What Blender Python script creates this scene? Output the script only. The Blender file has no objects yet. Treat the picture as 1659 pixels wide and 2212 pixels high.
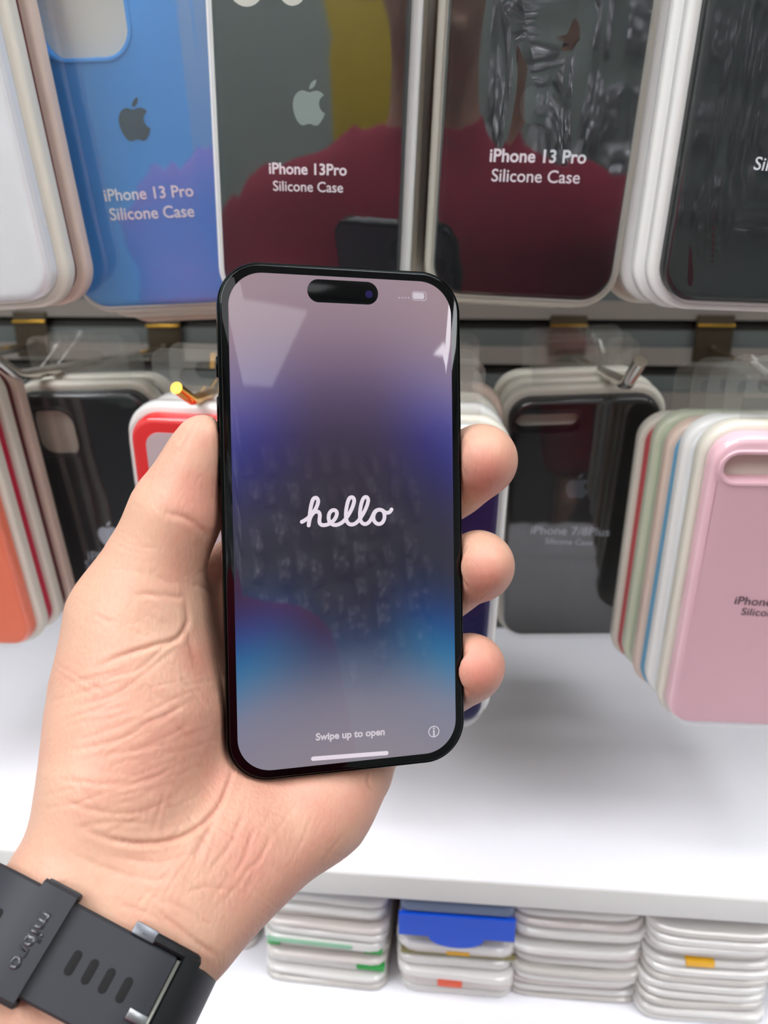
import bpy, bmesh, math, random
import numpy as np
from mathutils import Vector, Matrix, Euler, noise
random.seed(7)
S = bpy.context.scene
COL = S.collection

# ------------------------------------------------------------------ camera
F, CX, CY = 1660.0, 829.5, 1106.0
CAMZ = 1.42
TH, PS = math.radians(17.5), math.radians(5.0)
O = np.array([0.0, 0.0, CAMZ])
_r = np.array([math.cos(PS), math.sin(PS), 0.0])
_fh = np.array([-math.sin(PS), math.cos(PS), 0.0])
_f = _fh * math.cos(TH) + np.array([0, 0, -math.sin(TH)])
_u = _fh * math.sin(TH) + np.array([0, 0, math.cos(TH)])
RC = np.stack([_r, _u, -_f], 1)            # camera axes as columns

cam = bpy.data.cameras.new('camera')
camo = bpy.data.objects.new('camera', cam)
COL.objects.link(camo)
M = Matrix([[*RC[i], O[i]] for i in range(3)] + [[0, 0, 0, 1]])
camo.matrix_world = M
cam.sensor_fit = 'VERTICAL'
cam.sensor_height = 34.64
cam.sensor_width = 26.0
cam.lens = 26.0
cam.clip_start = 0.01
cam.dof.use_dof = True
cam.dof.focus_distance = 0.226
cam.dof.aperture_fstop = 12.5
S.camera = camo

# ------------------------------------------------------------------ world, exposure
w = bpy.data.worlds.new('world'); S.world = w; w.use_nodes = True
w.node_tree.nodes['Background'].inputs[0].default_value = (0.8, 0.88, 1.0, 1)
w.node_tree.nodes['Background'].inputs[1].default_value = 0.25
S.view_settings.view_transform = 'Standard'
S.view_settings.look = 'None'
S.view_settings.gamma = 1.0
S.view_settings.exposure = -0.10
PANEL_STRENGTH = 8.0


def at(px, py, yw):
    """world point (camera-relative) seen at pixel px,py on the vertical plane y = yw"""
    v = RC @ np.array([(px - CX) / F, (CY - py) / F, -1.0])
    return v * yw / v[1]


def ray(px, py):
    return RC @ np.array([(px - CX) / F, (CY - py) / F, -1.0])


# ------------------------------------------------------------------ materials
def lin(c):
    return tuple(((v / 255) / 12.92 if v / 255 <= 0.04045 else ((v / 255 + 0.055) / 1.055) ** 2.4) for v in c)


MATS = {}


def mat(name, rgb, rough=0.5, metal=0.0, spec=0.5, coat=0.0, trans=0.0, emit=None, estr=0.0, alpha=1.0, ior=1.5, sss=0.0,
        noise_amt=0.0, noise_scale=200.0, bump=0.0, bump_scale=300.0):
    if name in MATS:
        return MATS[name]
    m = bpy.data.materials.new(name); m.use_nodes = True
    nt = m.node_tree; b = nt.nodes['Principled BSDF']
    c = lin(rgb)
    b.inputs['Base Color'].default_value = (*c, 1)
    b.inputs['Roughness'].default_value = rough
    b.inputs['Metallic'].default_value = metal
    b.inputs['Specular IOR Level'].default_value = spec
    b.inputs['Coat Weight'].default_value = coat
    b.inputs['Coat Roughness'].default_value = 0.05
    b.inputs['Transmission Weight'].default_value = trans
    b.inputs['IOR'].default_value = ior
    b.inputs['Alpha'].default_value = alpha
    if sss:
        b.inputs['Subsurface Weight'].default_value = sss
        b.inputs['Subsurface Radius'].default_value = (1, 0.8, 0.6)
        b.inputs['Subsurface Scale'].default_value = 0.003
    if emit:
        b.inputs['Emission Color'].default_value = (*lin(emit), 1)
        b.inputs['Emission Strength'].default_value = estr
    tc = nt.nodes.new('ShaderNodeTexCoord')
    if noise_amt:
        n = nt.nodes.new('ShaderNodeTexNoise'); n.inputs['Scale'].default_value = noise_scale
        n.inputs['Detail'].default_value = 4
        mx = nt.nodes.new('ShaderNodeMix'); mx.data_type = 'RGBA'
        mx.inputs[6].default_value = (*[v * (1 - noise_amt) for v in c], 1)
        mx.inputs[7].default_value = (*[min(1, v * (1 + noise_amt)) for v in c], 1)
        nt.links.new(tc.outputs['Object'], n.inputs['Vector'])
        nt.links.new(n.outputs['Fac'], mx.inputs[0]); nt.links.new(mx.outputs[2], b.inputs['Base Color'])
    if bump:
        n2 = nt.nodes.new('ShaderNodeTexNoise'); n2.inputs['Scale'].default_value = bump_scale
        bp = nt.nodes.new('ShaderNodeBump'); bp.inputs['Strength'].default_value = bump; bp.inputs['Distance'].default_value = 0.0005
        nt.links.new(tc.outputs['Object'], n2.inputs['Vector'])
        nt.links.new(n2.outputs['Fac'], bp.inputs['Height']); nt.links.new(bp.outputs['Normal'], b.inputs['Normal'])
    MATS[name] = m
    return m


def clear_mat(name, tint=(255, 255, 255), refl=1.6, rough=0.03, body=0.0, body_rgb=(235, 235, 230), bump=0.0, bump_scale=60.0, gain=1.0):
    """thin clear plastic: see-through, fresnel gloss on top, optionally a little milky"""
    if name in MATS:
        return MATS[name]
    m = bpy.data.materials.new(name); m.use_nodes = True
    nt = m.node_tree; nt.nodes.clear()
    out = nt.nodes.new('ShaderNodeOutputMaterial')
    tr = nt.nodes.new('ShaderNodeBsdfTransparent'); tr.inputs[0].default_value = (*lin(tint), 1)
    gl = nt.nodes.new('ShaderNodeBsdfGlossy'); gl.inputs['Roughness'].default_value = rough
    gl.inputs['Color'].default_value = (1, 1, 1, 1)
    fr = nt.nodes.new('ShaderNodeLayerWeight'); fr.inputs['Blend'].default_value = 0.5
    r0 = ((refl - 1) / (refl + 1)) ** 2 * gain
    pw = nt.nodes.new('ShaderNodeMath'); pw.operation = 'POWER'; pw.inputs[1].default_value = 5.0
    nt.links.new(fr.outputs['Facing'], pw.inputs[0])
    base = tr
    if body:
        df = nt.nodes.new('ShaderNodeBsdfDiffuse'); df.inputs[0].default_value = (*lin(body_rgb), 1)
        mb = nt.nodes.new('ShaderNodeMixShader'); mb.inputs[0].default_value = body
        nt.links.new(tr.outputs[0], mb.inputs[1]); nt.links.new(df.outputs[0], mb.inputs[2]); base = mb
    mx = nt.nodes.new('ShaderNodeMixShader')
    ml = nt.nodes.new('ShaderNodeMath'); ml.operation = 'MULTIPLY_ADD'; ml.inputs[1].default_value = 1 - r0; ml.inputs[2].default_value = r0; ml.use_clamp = True
    nt.links.new(pw.outputs[0], ml.inputs[0])
    nt.links.new(ml.outputs[0], mx.inputs[0]); nt.links.new(base.outputs[0], mx.inputs[1]); nt.links.new(gl.outputs[0], mx.inputs[2])
    nt.links.new(mx.outputs[0], out.inputs['Surface'])
    if bump:
        tc = nt.nodes.new('ShaderNodeTexCoord')
        n2 = nt.nodes.new('ShaderNodeTexNoise'); n2.inputs['Scale'].default_value = bump_scale; n2.inputs['Detail'].default_value = 3
        bp = nt.nodes.new('ShaderNodeBump'); bp.inputs['Strength'].default_value = bump; bp.inputs['Distance'].default_value = 0.004
        nt.links.new(tc.outputs['Object'], n2.inputs['Vector'])
        nt.links.new(n2.outputs['Fac'], bp.inputs['Height'])
        nt.links.new(bp.outputs['Normal'], gl.inputs['Normal']); nt.links.new(bp.outputs['Normal'], fr.inputs['Normal'])
    MATS[name] = m
    return m


# ------------------------------------------------------------------ object helpers
def link(name, me, m=None, parent=None, sharp=35):
    if m is not None:
        if isinstance(m, (list, tuple)):
            for q in m: me.materials.append(q)
        else:
            me.materials.append(m)
    for p in me.polygons: p.use_smooth = True
    if sharp:
        me.set_sharp_from_angle(angle=math.radians(sharp))
    o = bpy.data.objects.new(name, me); COL.objects.link(o)
    if parent is not None: o.parent = parent
    return o


def mesh_from(name, verts, faces):
    me = bpy.data.meshes.new(name)
    me.from_pydata([tuple(v) for v in verts], [], [tuple(f) for f in faces]); me.update()
    return me


def tag(o, label=None, cat=None, group=None, kind=None):
    if label: o['label'] = label
    if cat: o['category'] = cat
    if group: o['group'] = group
    if kind: o['kind'] = kind
    return o


def empty(name, matrix, label=None, cat=None, group=None):
    o = bpy.data.objects.new(name, None); COL.objects.link(o)
    o.empty_display_size = 0.01
    o.matrix_world = matrix
    return tag(o, label, cat, group)


def pose(loc, rx, ry=0, rz=0):
    return Matrix.Translation(Vector(np.array(loc) + O)) @ Euler((math.radians(rx), math.radians(ry), math.radians(rz)), 'XYZ').to_matrix().to_4x4()


def to_local(Mx, px, py, z=0.0):
    """pixel -> point in the local plane z of the pose Mx"""
    inv = Mx.inverted()
    o = inv @ Vector(O); d = inv.to_3x3() @ Vector(ray(px, py))
    t = (z - o.z) / d.z
    p = o + d * t
    return p.x, p.y


def rrect(w, h, r, cx=0.0, cy=0.0, n=10):
    r = max(min(r, w / 2 - 1e-5, h / 2 - 1e-5), 1e-5)
    pts = []
    for (sx, sy, a0) in ((1, 1, 0), (-1, 1, 90), (-1, -1, 180), (1, -1, 270)):
        for i in range(n + 1):
            a = math.radians(a0 + 90 * i / n)
            pts.append((cx + sx * (w / 2 - r) + r * math.cos(a), cy + sy * (h / 2 - r) + r * math.sin(a)))
    return pts


def loft(rings, cap0=True, cap1=True):
    """rings: list of lists of 3-D points with equal count -> verts, faces (outward when rings go up for a CCW outline)"""
    n = len(rings[0]); V = [p for r in rings for p in r]; Fc = []
    for k in range(len(rings) - 1):
        for i in range(n):
            j = (i + 1) % n
            Fc.append((k * n + i, k * n + j, (k + 1) * n + j, (k + 1) * n + i))
    if cap0: Fc.append(tuple(range(n - 1, -1, -1)))
    if cap1: Fc.append(tuple((len(rings) - 1) * n + i for i in range(n)))
    return V, Fc


def slab(w, h, r, z0, z1, e=0.001, cx=0, cy=0, n=10, back_e=None, steps=4):
    """rounded rectangle slab with rounded front edge (radius e) and back edge"""
    be = e if back_e is None else back_e
    rings = []
    for i in range(steps + 1):
        a = math.pi / 2 * i / steps
        ins = be * (1 - math.sin(a)); z = z0 + be * (1 - math.cos(a))
        rings.append([(x, y, z) for x, y in rrect(w - 2 * ins, h - 2 * ins, r - ins, cx, cy, n)])
    for i in range(steps + 1):
        a = math.pi / 2 * i / steps
        ins = e * (1 - math.cos(a)); z = z1 - e * (1 - math.sin(a))
        rings.append([(x, y, z) for x, y in rrect(w - 2 * ins, h - 2 * ins, r - ins, cx, cy, n)])
    return loft(rings)


def plate_with_holes(outer, holes, z0, z1):
    """flat plate, outline + hole outlines (2-D lists), between z0 and z1"""
    bm = bmesh.new()
    def loop(pts, z):
        vs = [bm.verts.new((x, y, z)) for x, y in pts]
        es = [bm.edges.new((vs[i], vs[(i + 1) % len(vs)])) for i in range(len(vs))]
        return vs, es
    tops = []; bots = []; te = []; be = []
    for pts in [outer] + holes:
        v, e = loop(pts, z1); tops.append(v); te += e
        v, e = loop(pts, z0); bots.append(v); be += e
    bmesh.ops.triangle_fill(bm, use_beauty=True, use_dissolve=False, edges=te)
    bmesh.ops.triangle_fill(bm, use_beauty=True, use_dissolve=False, edges=be)
    for t, b in zip(tops, bots):
        n = len(t)
        for i in range(n):
            j = (i + 1) % n
            try: bm.faces.new((b[i], b[j], t[j], t[i]))
            except ValueError: pass
    bmesh.ops.recalc_face_normals(bm, faces=bm.faces)
    return bm


def bm_mesh(name, bm):
    me = bpy.data.meshes.new(name); bm.to_mesh(me); bm.free(); return me


def box_vf(x0, x1, y0, y1, z0, z1):
    V = [(x0, y0, z0), (x1, y0, z0), (x1, y1, z0), (x0, y1, z0), (x0, y0, z1), (x1, y0, z1), (x1, y1, z1), (x0, y1, z1)]
    Fc = [(3, 2, 1, 0), (4, 5, 6, 7), (0, 1, 5, 4), (1, 2, 6, 5), (2, 3, 7, 6), (3, 0, 4, 7)]
    return V, Fc


def merge(*vfs):
    V, Fc = [], []
    for v, f in vfs:
        o = len(V); V += list(v); Fc += [tuple(i + o for i in q) for q in f]
    return V, Fc


def bevel_box(name, x0, x1, y0, y1, z0, z1, e, m, parent=None, seg=2):
    V, Fc = box_vf(x0, x1, y0, y1, z0, z1)
    bm = bmesh.new(); vs = [bm.verts.new(v) for v in V]
    for f in Fc: bm.faces.new([vs[i] for i in f])
    bmesh.ops.bevel(bm, geom=bm.edges[:], offset=e, segments=seg, profile=0.5, affect='EDGES')
    return link(name, bm_mesh(name, bm), m, parent)


def tube_vf(pts, r, n=12, closed=False, caps=True):
    P = [Vector(p) for p in pts]; N = len(P)
    rr = r if isinstance(r, (list, tuple)) else [r] * N
    rings = []; prev = None
    for i in range(N):
        if closed: t = (P[(i + 1) % N] - P[i - 1])
        else: t = P[min(i + 1, N - 1)] - P[max(i - 1, 0)]
        t.normalize()
        if prev is None:
            a = Vector((0, 0, 1)) if abs(t.z) < 0.9 else Vector((1, 0, 0))
            u = t.cross(a).normalized()
        else:
            u = (prev - t * prev.dot(t)).normalized()
        v = t.cross(u); prev = u
        rings.append([tuple(P[i] + (u * math.cos(2 * math.pi * k / n) + v * math.sin(2 * math.pi * k / n)) * rr[i]) for k in range(n)])
    if closed: rings.append(rings[0])
    return loft(rings, caps and not closed, caps and not closed)


def smooth_path(pts, per=10):
    """Catmull-Rom through points"""
    P = [Vector(p) for p in pts]; out = []
    for i in range(len(P) - 1):
        p0 = P[max(i - 1, 0)]; p1 = P[i]; p2 = P[i + 1]; p3 = P[min(i + 2, len(P) - 1)]
        for k in range(per):
            t = k / per
            out.append(0.5 * ((2 * p1) + (p2 - p0) * t + (2 * p0 - 5 * p1 + 4 * p2 - p3) * t * t + (3 * p1 - p0 - 3 * p2 + p3) * t ** 3))
    out.append(P[-1]); return out


def text_mesh(s, width, thick=0.0, bold=0.0, align='CENTER'):
    """mesh of a line of lettering, centred on its x range and on cap middle, scaled to the given width"""
    c = bpy.data.curves.new('txt', 'FONT'); c.body = s; c.size = 1.0; c.resolution_u = 4
    c.offset = bold; c.extrude = 0.0
    o = bpy.data.objects.new('txt', c); COL.objects.link(o)
    dg = bpy.context.evaluated_depsgraph_get()
    me = bpy.data.meshes.new_from_object(o.evaluated_get(dg))
    bpy.data.objects.remove(o); bpy.data.curves.remove(c)
    n = len(me.vertices); co = np.empty(n * 3); me.vertices.foreach_get('co', co); co = co.reshape(-1, 3)
    x0, x1 = co[:, 0].min(), co[:, 0].max()
    sc = width / (x1 - x0)
    co[:, 0] = (co[:, 0] - (x0 + x1) / 2) * sc
    co[:, 1] = (co[:, 1] - 0.35) * sc
    co[:, 2] = 0
    me.vertices.foreach_set('co', co.ravel()); me.update()
    return me


def extrude_mesh(me, d):
    bm = bmesh.new(); bm.from_mesh(me)
    bmesh.ops.remove_doubles(bm, verts=bm.verts, dist=1e-7)
    r = bmesh.ops.extrude_face_region(bm, geom=bm.faces[:])
    vs = [g for g in r['geom'] if isinstance(g, bmesh.types.BMVert)]
    bmesh.ops.translate(bm, verts=vs, vec=(0, 0, d))
    bmesh.ops.recalc_face_normals(bm, faces=bm.faces)
    bm.to_mesh(me); bm.free(); return me


def bez(p0, p1, p2, p3, n=8):
    return [tuple((1 - t) ** 3 * np.array(p0) + 3 * (1 - t) ** 2 * t * np.array(p1) + 3 * (1 - t) * t * t * np.array(p2) + t ** 3 * np.array(p3)) for t in [i / n for i in range(n)]]


def logo_mesh(height):
    """fruit emblem with a bite on the right and a leaf, total height given"""
    b = []
    seq = [((0.0, .69), (.10, .69), (.20, .75), (.32, .75)),
           ((.32, .75), (.46, .75), (.57, .67), (.62, .59)),
           ((.62, .59), (.48, .51), (.41, .39), (.42, .26)),
           ((.42, .26), (.43, .10), (.53, -.02), (.67, -.08)),
           ((.67, -.08), (.58, -.34), (.42, -.56), (.28, -.56)),
           ((.28, -.56), (.18, -.56), (.12, -.50), (0.0, -.50)),
           ((0.0, -.50), (-.12, -.50), (-.18, -.56), (-.28, -.56)),
           ((-.28, -.56), (-.50, -.56), (-.70, -.14), (-.70, .20)),
           ((-.70, .20), (-.70, .56), (-.46, .75), (-.28, .75)),
           ((-.28, .75), (-.16, .75), (-.10, .69), (0.0, .69))]
    for q in seq: b += bez(*q)
    leaf = bez((.0, .80), (.0, .98), (.14, 1.14), (.30, 1.16)) + bez((.30, 1.16), (.31, .98), (.17, .80), (.0, .80))
    s = height / 1.72
    bm = bmesh.new()
    for pts in (b, leaf):
        vs = [bm.verts.new((x * s, (y - .30) * s, 0)) for x, y in pts]
        es = [bm.edges.new((vs[i], vs[(i + 1) % len(vs)])) for i in range(len(vs))]
        bmesh.ops.triangle_fill(bm, use_beauty=True, edges=es)
    for f in bm.faces:
        if f.normal.z < 0: f.normal_flip()
    return bm_mesh('emblem', bm)


# materials in use
CREAM = mat('cream_plastic', (226, 222, 208), rough=0.28, spec=0.5, sss=0.25)
WHITEP = mat('white_plastic', (236, 236, 232), rough=0.25, sss=0.2)
PEACH = mat('peach_plastic', (222, 200, 184), rough=0.3, sss=0.2)
MINTP = mat('mint_plastic', (206, 212, 188), rough=0.3, sss=0.2)
SIL = {k: mat('silicone_' + k, c, rough=0.42, spec=0.35) for k, c in dict(
    blue=(62, 146, 222), black=(20, 24, 26), charcoal=(34, 38, 42), ink=(14, 15, 17), red=(238, 52, 52), navy=(38, 36, 86), pink=(248, 204, 213),
    coral=(242, 128, 98), crimson=(186, 36, 66), maroon=(96, 40, 46), white=(234, 236, 238), sky=(98, 164, 200), sage=(186, 198, 172), rose=(205, 84, 88), stone=(206, 196, 184)).items()}
FILM_SOFT = clear_mat('clear_film_soft', refl=1.78, rough=0.02)
FILM = clear_mat('clear_film', refl=2.1, rough=0.02)
TAB = clear_mat('clear_tab', refl=1.5, rough=0.06, body=0.05, body_rgb=(225, 225, 215))
LETTER = mat('white_print', (238, 242, 246), rough=0.5)
DARKLET = mat('dark_print', (70, 52, 66), rough=0.5)
GREYLET = mat('silver_print', (176, 186, 198), rough=0.4)
LOGO_GREY = mat('silver_emblem', (128, 142, 138), rough=0.35)
LOGO_DIM = mat('dim_emblem', (52, 60, 60), rough=0.35)
LOGO_DARK = mat('dark_emblem', (22, 48, 72), rough=0.35)
CHROME = mat('chrome', (225, 222, 215), rough=0.12, metal=1.0)
BRASS_LIT = mat('brass', (196, 150, 60), rough=0.22, metal=1.0)
BRONZE = mat('bronze_plate', (56, 46, 32), rough=0.4, metal=0.5)

# ------------------------------------------------------------------ room shell
WALL_Y = 0.60
RX0, RX1, RY0 = -1.7, 2.6, -2.3
CEIL = 2.55
WALLW = mat('wall_paint', (206, 210, 206), rough=0.7, noise_amt=0.03, noise_scale=3)
DARKW = mat('dark_wall_paint', (192, 206, 200), rough=0.6, noise_amt=0.08, noise_scale=4)


def structure(name, V, Fc, m, label=None):
    o = link(name, mesh_from(name, V, Fc), m)
    o['kind'] = 'structure'
    if label: o['label'] = label
    return o


structure('floor', *box_vf(RX0, RX1, RY0, WALL_Y + 0.06, -0.1, 0.0), mat('floor_tile', (58, 55, 53), rough=0.35, noise_amt=0.1, noise_scale=6))
structure('ceiling', *box_vf(RX0, RX1, RY0, WALL_Y + 0.06, CEIL, CEIL + 0.1), mat('ceiling_paint', (225, 226, 224), rough=0.8))
structure('wall_left', *box_vf(RX0 - 0.1, RX0, RY0, WALL_Y + 0.06, 0, CEIL), WALLW)
structure('wall_right', *box_vf(RX1, RX1 + 0.1, RY0, WALL_Y + 0.06, 0, CEIL), WALLW)
structure('wall_front', *box_vf(RX0, RX1, RY0 - 0.1, RY0, 0, CEIL), DARKW)


def slat_wall():
    # grooved board: repeating profile extruded along x; two slats and a dark slot per pitch
    pitch = 0.0335; z = 0.0; prof = []
    off = (CAMZ + at(1150, 699, WALL_Y)[2]) % pitch
    z = off - pitch
    mats_i = []
    pts = []
    while z < CEIL:
        for dz, dy, mi in ((0.0, 0.010, 2), (0.0032, 0.010, 2), (0.0032, 0.0, 0), (0.0165, 0.0, 0), (0.0165, 0.003, 1), (0.0290, 0.003, 1), (0.0290, 0.006, 2), (pitch - 0.0005, 0.006, 2)):
            zz = min(max(z + dz, 0.0), CEIL)
            pts.append((WALL_Y + dy, zz)); mats_i.append(mi)
        z += pitch
    V = []; Fc = []
    for (y, zz) in pts: V += [(RX0, y, zz), (RX1, y, zz)]
    for i in range(len(pts) - 1): Fc.append((2 * i, 2 * i + 1, 2 * i + 3, 2 * i + 2))
    b = len(V)
    V += [(RX0, WALL_Y + 0.05, 0), (RX1, WALL_Y + 0.05, 0), (RX1, WALL_Y + 0.05, CEIL), (RX0, WALL_Y + 0.05, CEIL)]
    Fc.append((b + 1, b, b + 3, b + 2))
    me = mesh_from('wall_back', V, Fc)
    o = link('wall_back', me, [mat('slat_board', (108, 100, 93), rough=0.45, noise_amt=0.06, noise_scale=8),
                               mat('slat_insert', (80, 84, 82), rough=0.4, metal=0.2), mat('slat_groove', (44, 40, 34), rough=0.6)], sharp=20)
    for i in range(len(pts) - 1): me.polygons[i].material_index = mats_i[i + 1]
    o['kind'] = 'structure'


slat_wall()

# ceiling lights; last one added for the bags, back-left one enlarged for frontal light
for i, (x, y, sx, sy) in enumerate(((-0.72, -0.30, .75, .6), (0.72, -0.30, .75, .6), (-0.75, -1.25, 1.3, 1.0), (0.36, -1.45, .8, .6), (0.0, 0.10, 1.3, .26), (2.0, -.8, .5, .9))):
    r = empty('ceiling_light', Matrix.Translation((x, y, CEIL)), ['square ceiling panel light above the left of the wall display', 'square ceiling panel light above the right of the wall display',
              'largest ceiling panel light at the back left, enlarged to add frontal light', 'square ceiling panel light at the back right of the shop', 'long slim ceiling light nearest the display wall', 'rectangular ceiling light near the right wall, added to light the bags'][i], 'light', 'ceiling lights')
    fr = merge(*[box_vf(*q) for q in ((-sx / 2 - .02, sx / 2 + .02, -sy / 2 - .02, -sy / 2, -.02, -.0005), (-sx / 2 - .02, sx / 2 + .02, sy / 2, sy / 2 + .02, -.02, -.0005),
                                      (-sx / 2 - .02, -sx / 2, -sy / 2, sy / 2, -.02, -.0005), (sx / 2, sx / 2 + .02, -sy / 2, sy / 2, -.02, -.0005))])
    link('frame', mesh_from('frame', *fr), mat('light_frame', (230, 230, 230), rough=0.4), r)
    link('diffuser', mesh_from('diffuser', *box_vf(-sx / 2, sx / 2, -sy / 2, sy / 2, -.014, -.004)),
         mat('light_diffuser' if i != 3 else 'light_diffuser_soft', (250, 250, 250), rough=0.5, emit=(250, 251, 255), estr=PANEL_STRENGTH if i != 3 else 1.7), r)

# ------------------------------------------------------------------ shelves
SHELF_Z = CAMZ - 0.29; SHELF_T = 0.0128; LOW_Z = CAMZ - 0.372
GLOSSW = mat('white_gloss_board', (242, 242, 247), rough=0.16, spec=0.5)
EDGEW = mat('shelf_edge_band', (216, 216, 212), rough=0.3)


def shelf(name, y0, y1, ztop, t, label):
    r = empty(name, Matrix.Translation((0.1, (y0 + y1) / 2, ztop - t)), label, 'shelf')
    d = (y1 - y0) / 2
    bevel_box('board', -1.3, 1.3, -d + .001, d, 0, t, .0006, GLOSSW, r)
    bevel_box('edge_band', -1.3, 1.3, -d - .0005, -d + .001, -.0004, t + .0002, .0004, EDGEW, r)
    return r


shelf('wall_shelf', 0.3115, WALL_Y - .0005, SHELF_Z, SHELF_T, 'white glossy shelf board with pale edge below the hanging phone cases')
shelf('lower_shelf', 0.19, WALL_Y - .0005, LOW_Z, 0.018, 'white lower shelf board under the stacks of clear sleeves')

# ------------------------------------------------------------------ packaged phone cases
def case_mesh(w, h, r, cut=None):
    """silicone case: z=+1mm face, rounded edge, sides down to -3.3 mm; cut=(cx,cy,cw,ch,cr) camera opening with raised lip"""
    e = 0.0034; zt = 0.001; zb = -0.0066
    rings = [[(x, y, zb) for x, y in rrect(w, h, r, 0, h / 2)]]
    K = 6
    for i in range(K + 1):
        a = math.pi / 2 * i / K
        ins = e * (1 - math.cos(a)); z = zt - e * (1 - math.sin(a))
        rings.append([(x, y, z) for x, y in rrect(w - 2 * ins, h - 2 * ins, r - ins, 0, h / 2)])
    V, Fc = loft(rings, False, cut is None)
    bm = bmesh.new(); vs = [bm.verts.new(v) for v in V]
    for f in Fc: bm.faces.new([vs[i] for i in f])
    if cut:
        n = len(rings[0]); top = vs[-n:]
        cx, cy, cw, ch, cr = cut
        lw = 0.0022; lh = 0.0010
        prof = [(lw + .0014, 0), (lw, .0003), (lw * .75, lh * .9), (lw * .45, lh), (lw * .15, lh * .7), (0, 0), (0, zb - zt)]
        loops = []
        for (off, dz) in prof:
            loops.append([bm.verts.new((x, y, zt + dz)) for x, y in rrect(cw + 2 * off, ch + 2 * off, cr + off, cx, cy)])
        def edges(L): 
            out = []
            for i in range(len(L)):
                e_ = bm.edges.get((L[i], L[(i + 1) % len(L)])) or bm.edges.new((L[i], L[(i + 1) % len(L)])); out.append(e_)
            return out
        es = edges(top) + edges(loops[0])
        bmesh.ops.triangle_fill(bm, use_beauty=True, edges=es)
        for a, b in zip(loops[:-1], loops[1:]):
            for i in range(len(a)):
                j = (i + 1) % len(a)
                bm.faces.new((a[i], a[j], b[j], b[i]))
        bmesh.ops.recalc_face_normals(bm, faces=bm.faces)
    return bm_mesh('phone_case', bm)


def tray_mesh(w, h, r, m=0.0042, depth=0.0085):
    zt = -0.0062
    V, Fc = slab(w + 2 * m, h + 2 * m, r + m, zt - depth, zt, e=0.0025, cy=h / 2, back_e=0.0015)
    return mesh_from('tray', V, Fc)


def film_mesh(w, h, r, amp, scale, dimple=None, seed=0.0, streak=0.0, lift=0.0014, N=44, R=40):
    """front film: bulges over the case, drops at the rim onto the tray"""
    zt = 0.001 + lift
    out = rrect(w, h, r, 0, h / 2, N); nn = len(out)
    rings = []
    for k in range(R + 1):
        t = 0.02 + 0.98 * k / R
        # inset outlines: keep rounded shape
        ring = []
        for (x, y) in out:
            ring.append((x * t, h / 2 + (y - h / 2) * t))
        rings.append(ring)
    V = []
    for k, ring in enumerate(rings):
        for (x, y) in ring:
            de = min(w / 2 - abs(x), y, h - y) * 1000
            fade = min(1.0, max(0.0, de / 8))
            p = Vector((x * scale, y * scale * (0.25 if streak else 1.0), seed))
            z = amp * noise.noise(p) + amp * 0.35 * noise.noise(p * 2.7 + Vector((3, 1, 5)))
            if streak:
                z += streak * noise.noise(Vector((x * 160 + y * 30, y * 14, seed + 9)))
            if dimple:
                q = ((x - dimple[0]) / dimple[2]) ** 2 + ((y - dimple[1]) / dimple[3]) ** 2
                z -= dimple[4] * math.exp(-q)
            V.append((x, y, zt + z * fade))
    # rim
    for (ins, z) in ((-0.0006, zt - 0.0011), (-0.0014, zt - 0.0034), (-0.0017, -0.0059)):
        V += [(x, y, z) for x, y in rrect(w - 2 * ins, h - 2 * ins, r - ins, 0, h / 2, N)]
    Fc = []
    for k in range(R + 3):
        for i in range(nn):
            j = (i + 1) % nn
            Fc.append((k * nn + i, k * nn + j, (k + 1) * nn + j, (k + 1) * nn + i))
    Fc.append(tuple(range(nn)))
    Fc = [tuple(reversed(f)) for f in Fc[:-1]] + [Fc[-1]]
    me = mesh_from('front_film', V, Fc)
    bm = bmesh.new(); bm.from_mesh(me); bmesh.ops.recalc_face_normals(bm, faces=bm.faces); bm.to_mesh(me); bm.free()
    return me


def tab_mesh(w, h, bend=0.0):
    outer = rrect(w, 0.034, 0.006, 0, h + 0.012)
    hole = rrect(0.030, 0.0085, 0.0042, 0, h + 0.0165)
    bm = plate_with_holes(outer, [hole], -0.0110, -0.0103)
    if bend:
        for v in bm.verts:
            d = max(0, v.co.y - h - 0.004)
            v.co.z += bend * d * d * 30
    return bm_mesh('hang_tab', bm)


MESH = {}


def mesh_once(key, fn):
    if key not in MESH: MESH[key] = fn()
    return MESH[key]


def put(name, me, m, parent, sharp=35):
    """link an already built (possibly shared) mesh"""
    if len(me.materials) == 0: me.materials.append(None)
    for p in me.polygons: p.use_smooth = True
    if sharp: me.set_sharp_from_angle(angle=math.radians(sharp))
    o = bpy.data.objects.new(name, me); COL.objects.link(o); o.parent = parent
    o.material_slots[0].link = 'OBJECT'; o.material_slots[0].material = m
    return o


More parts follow.
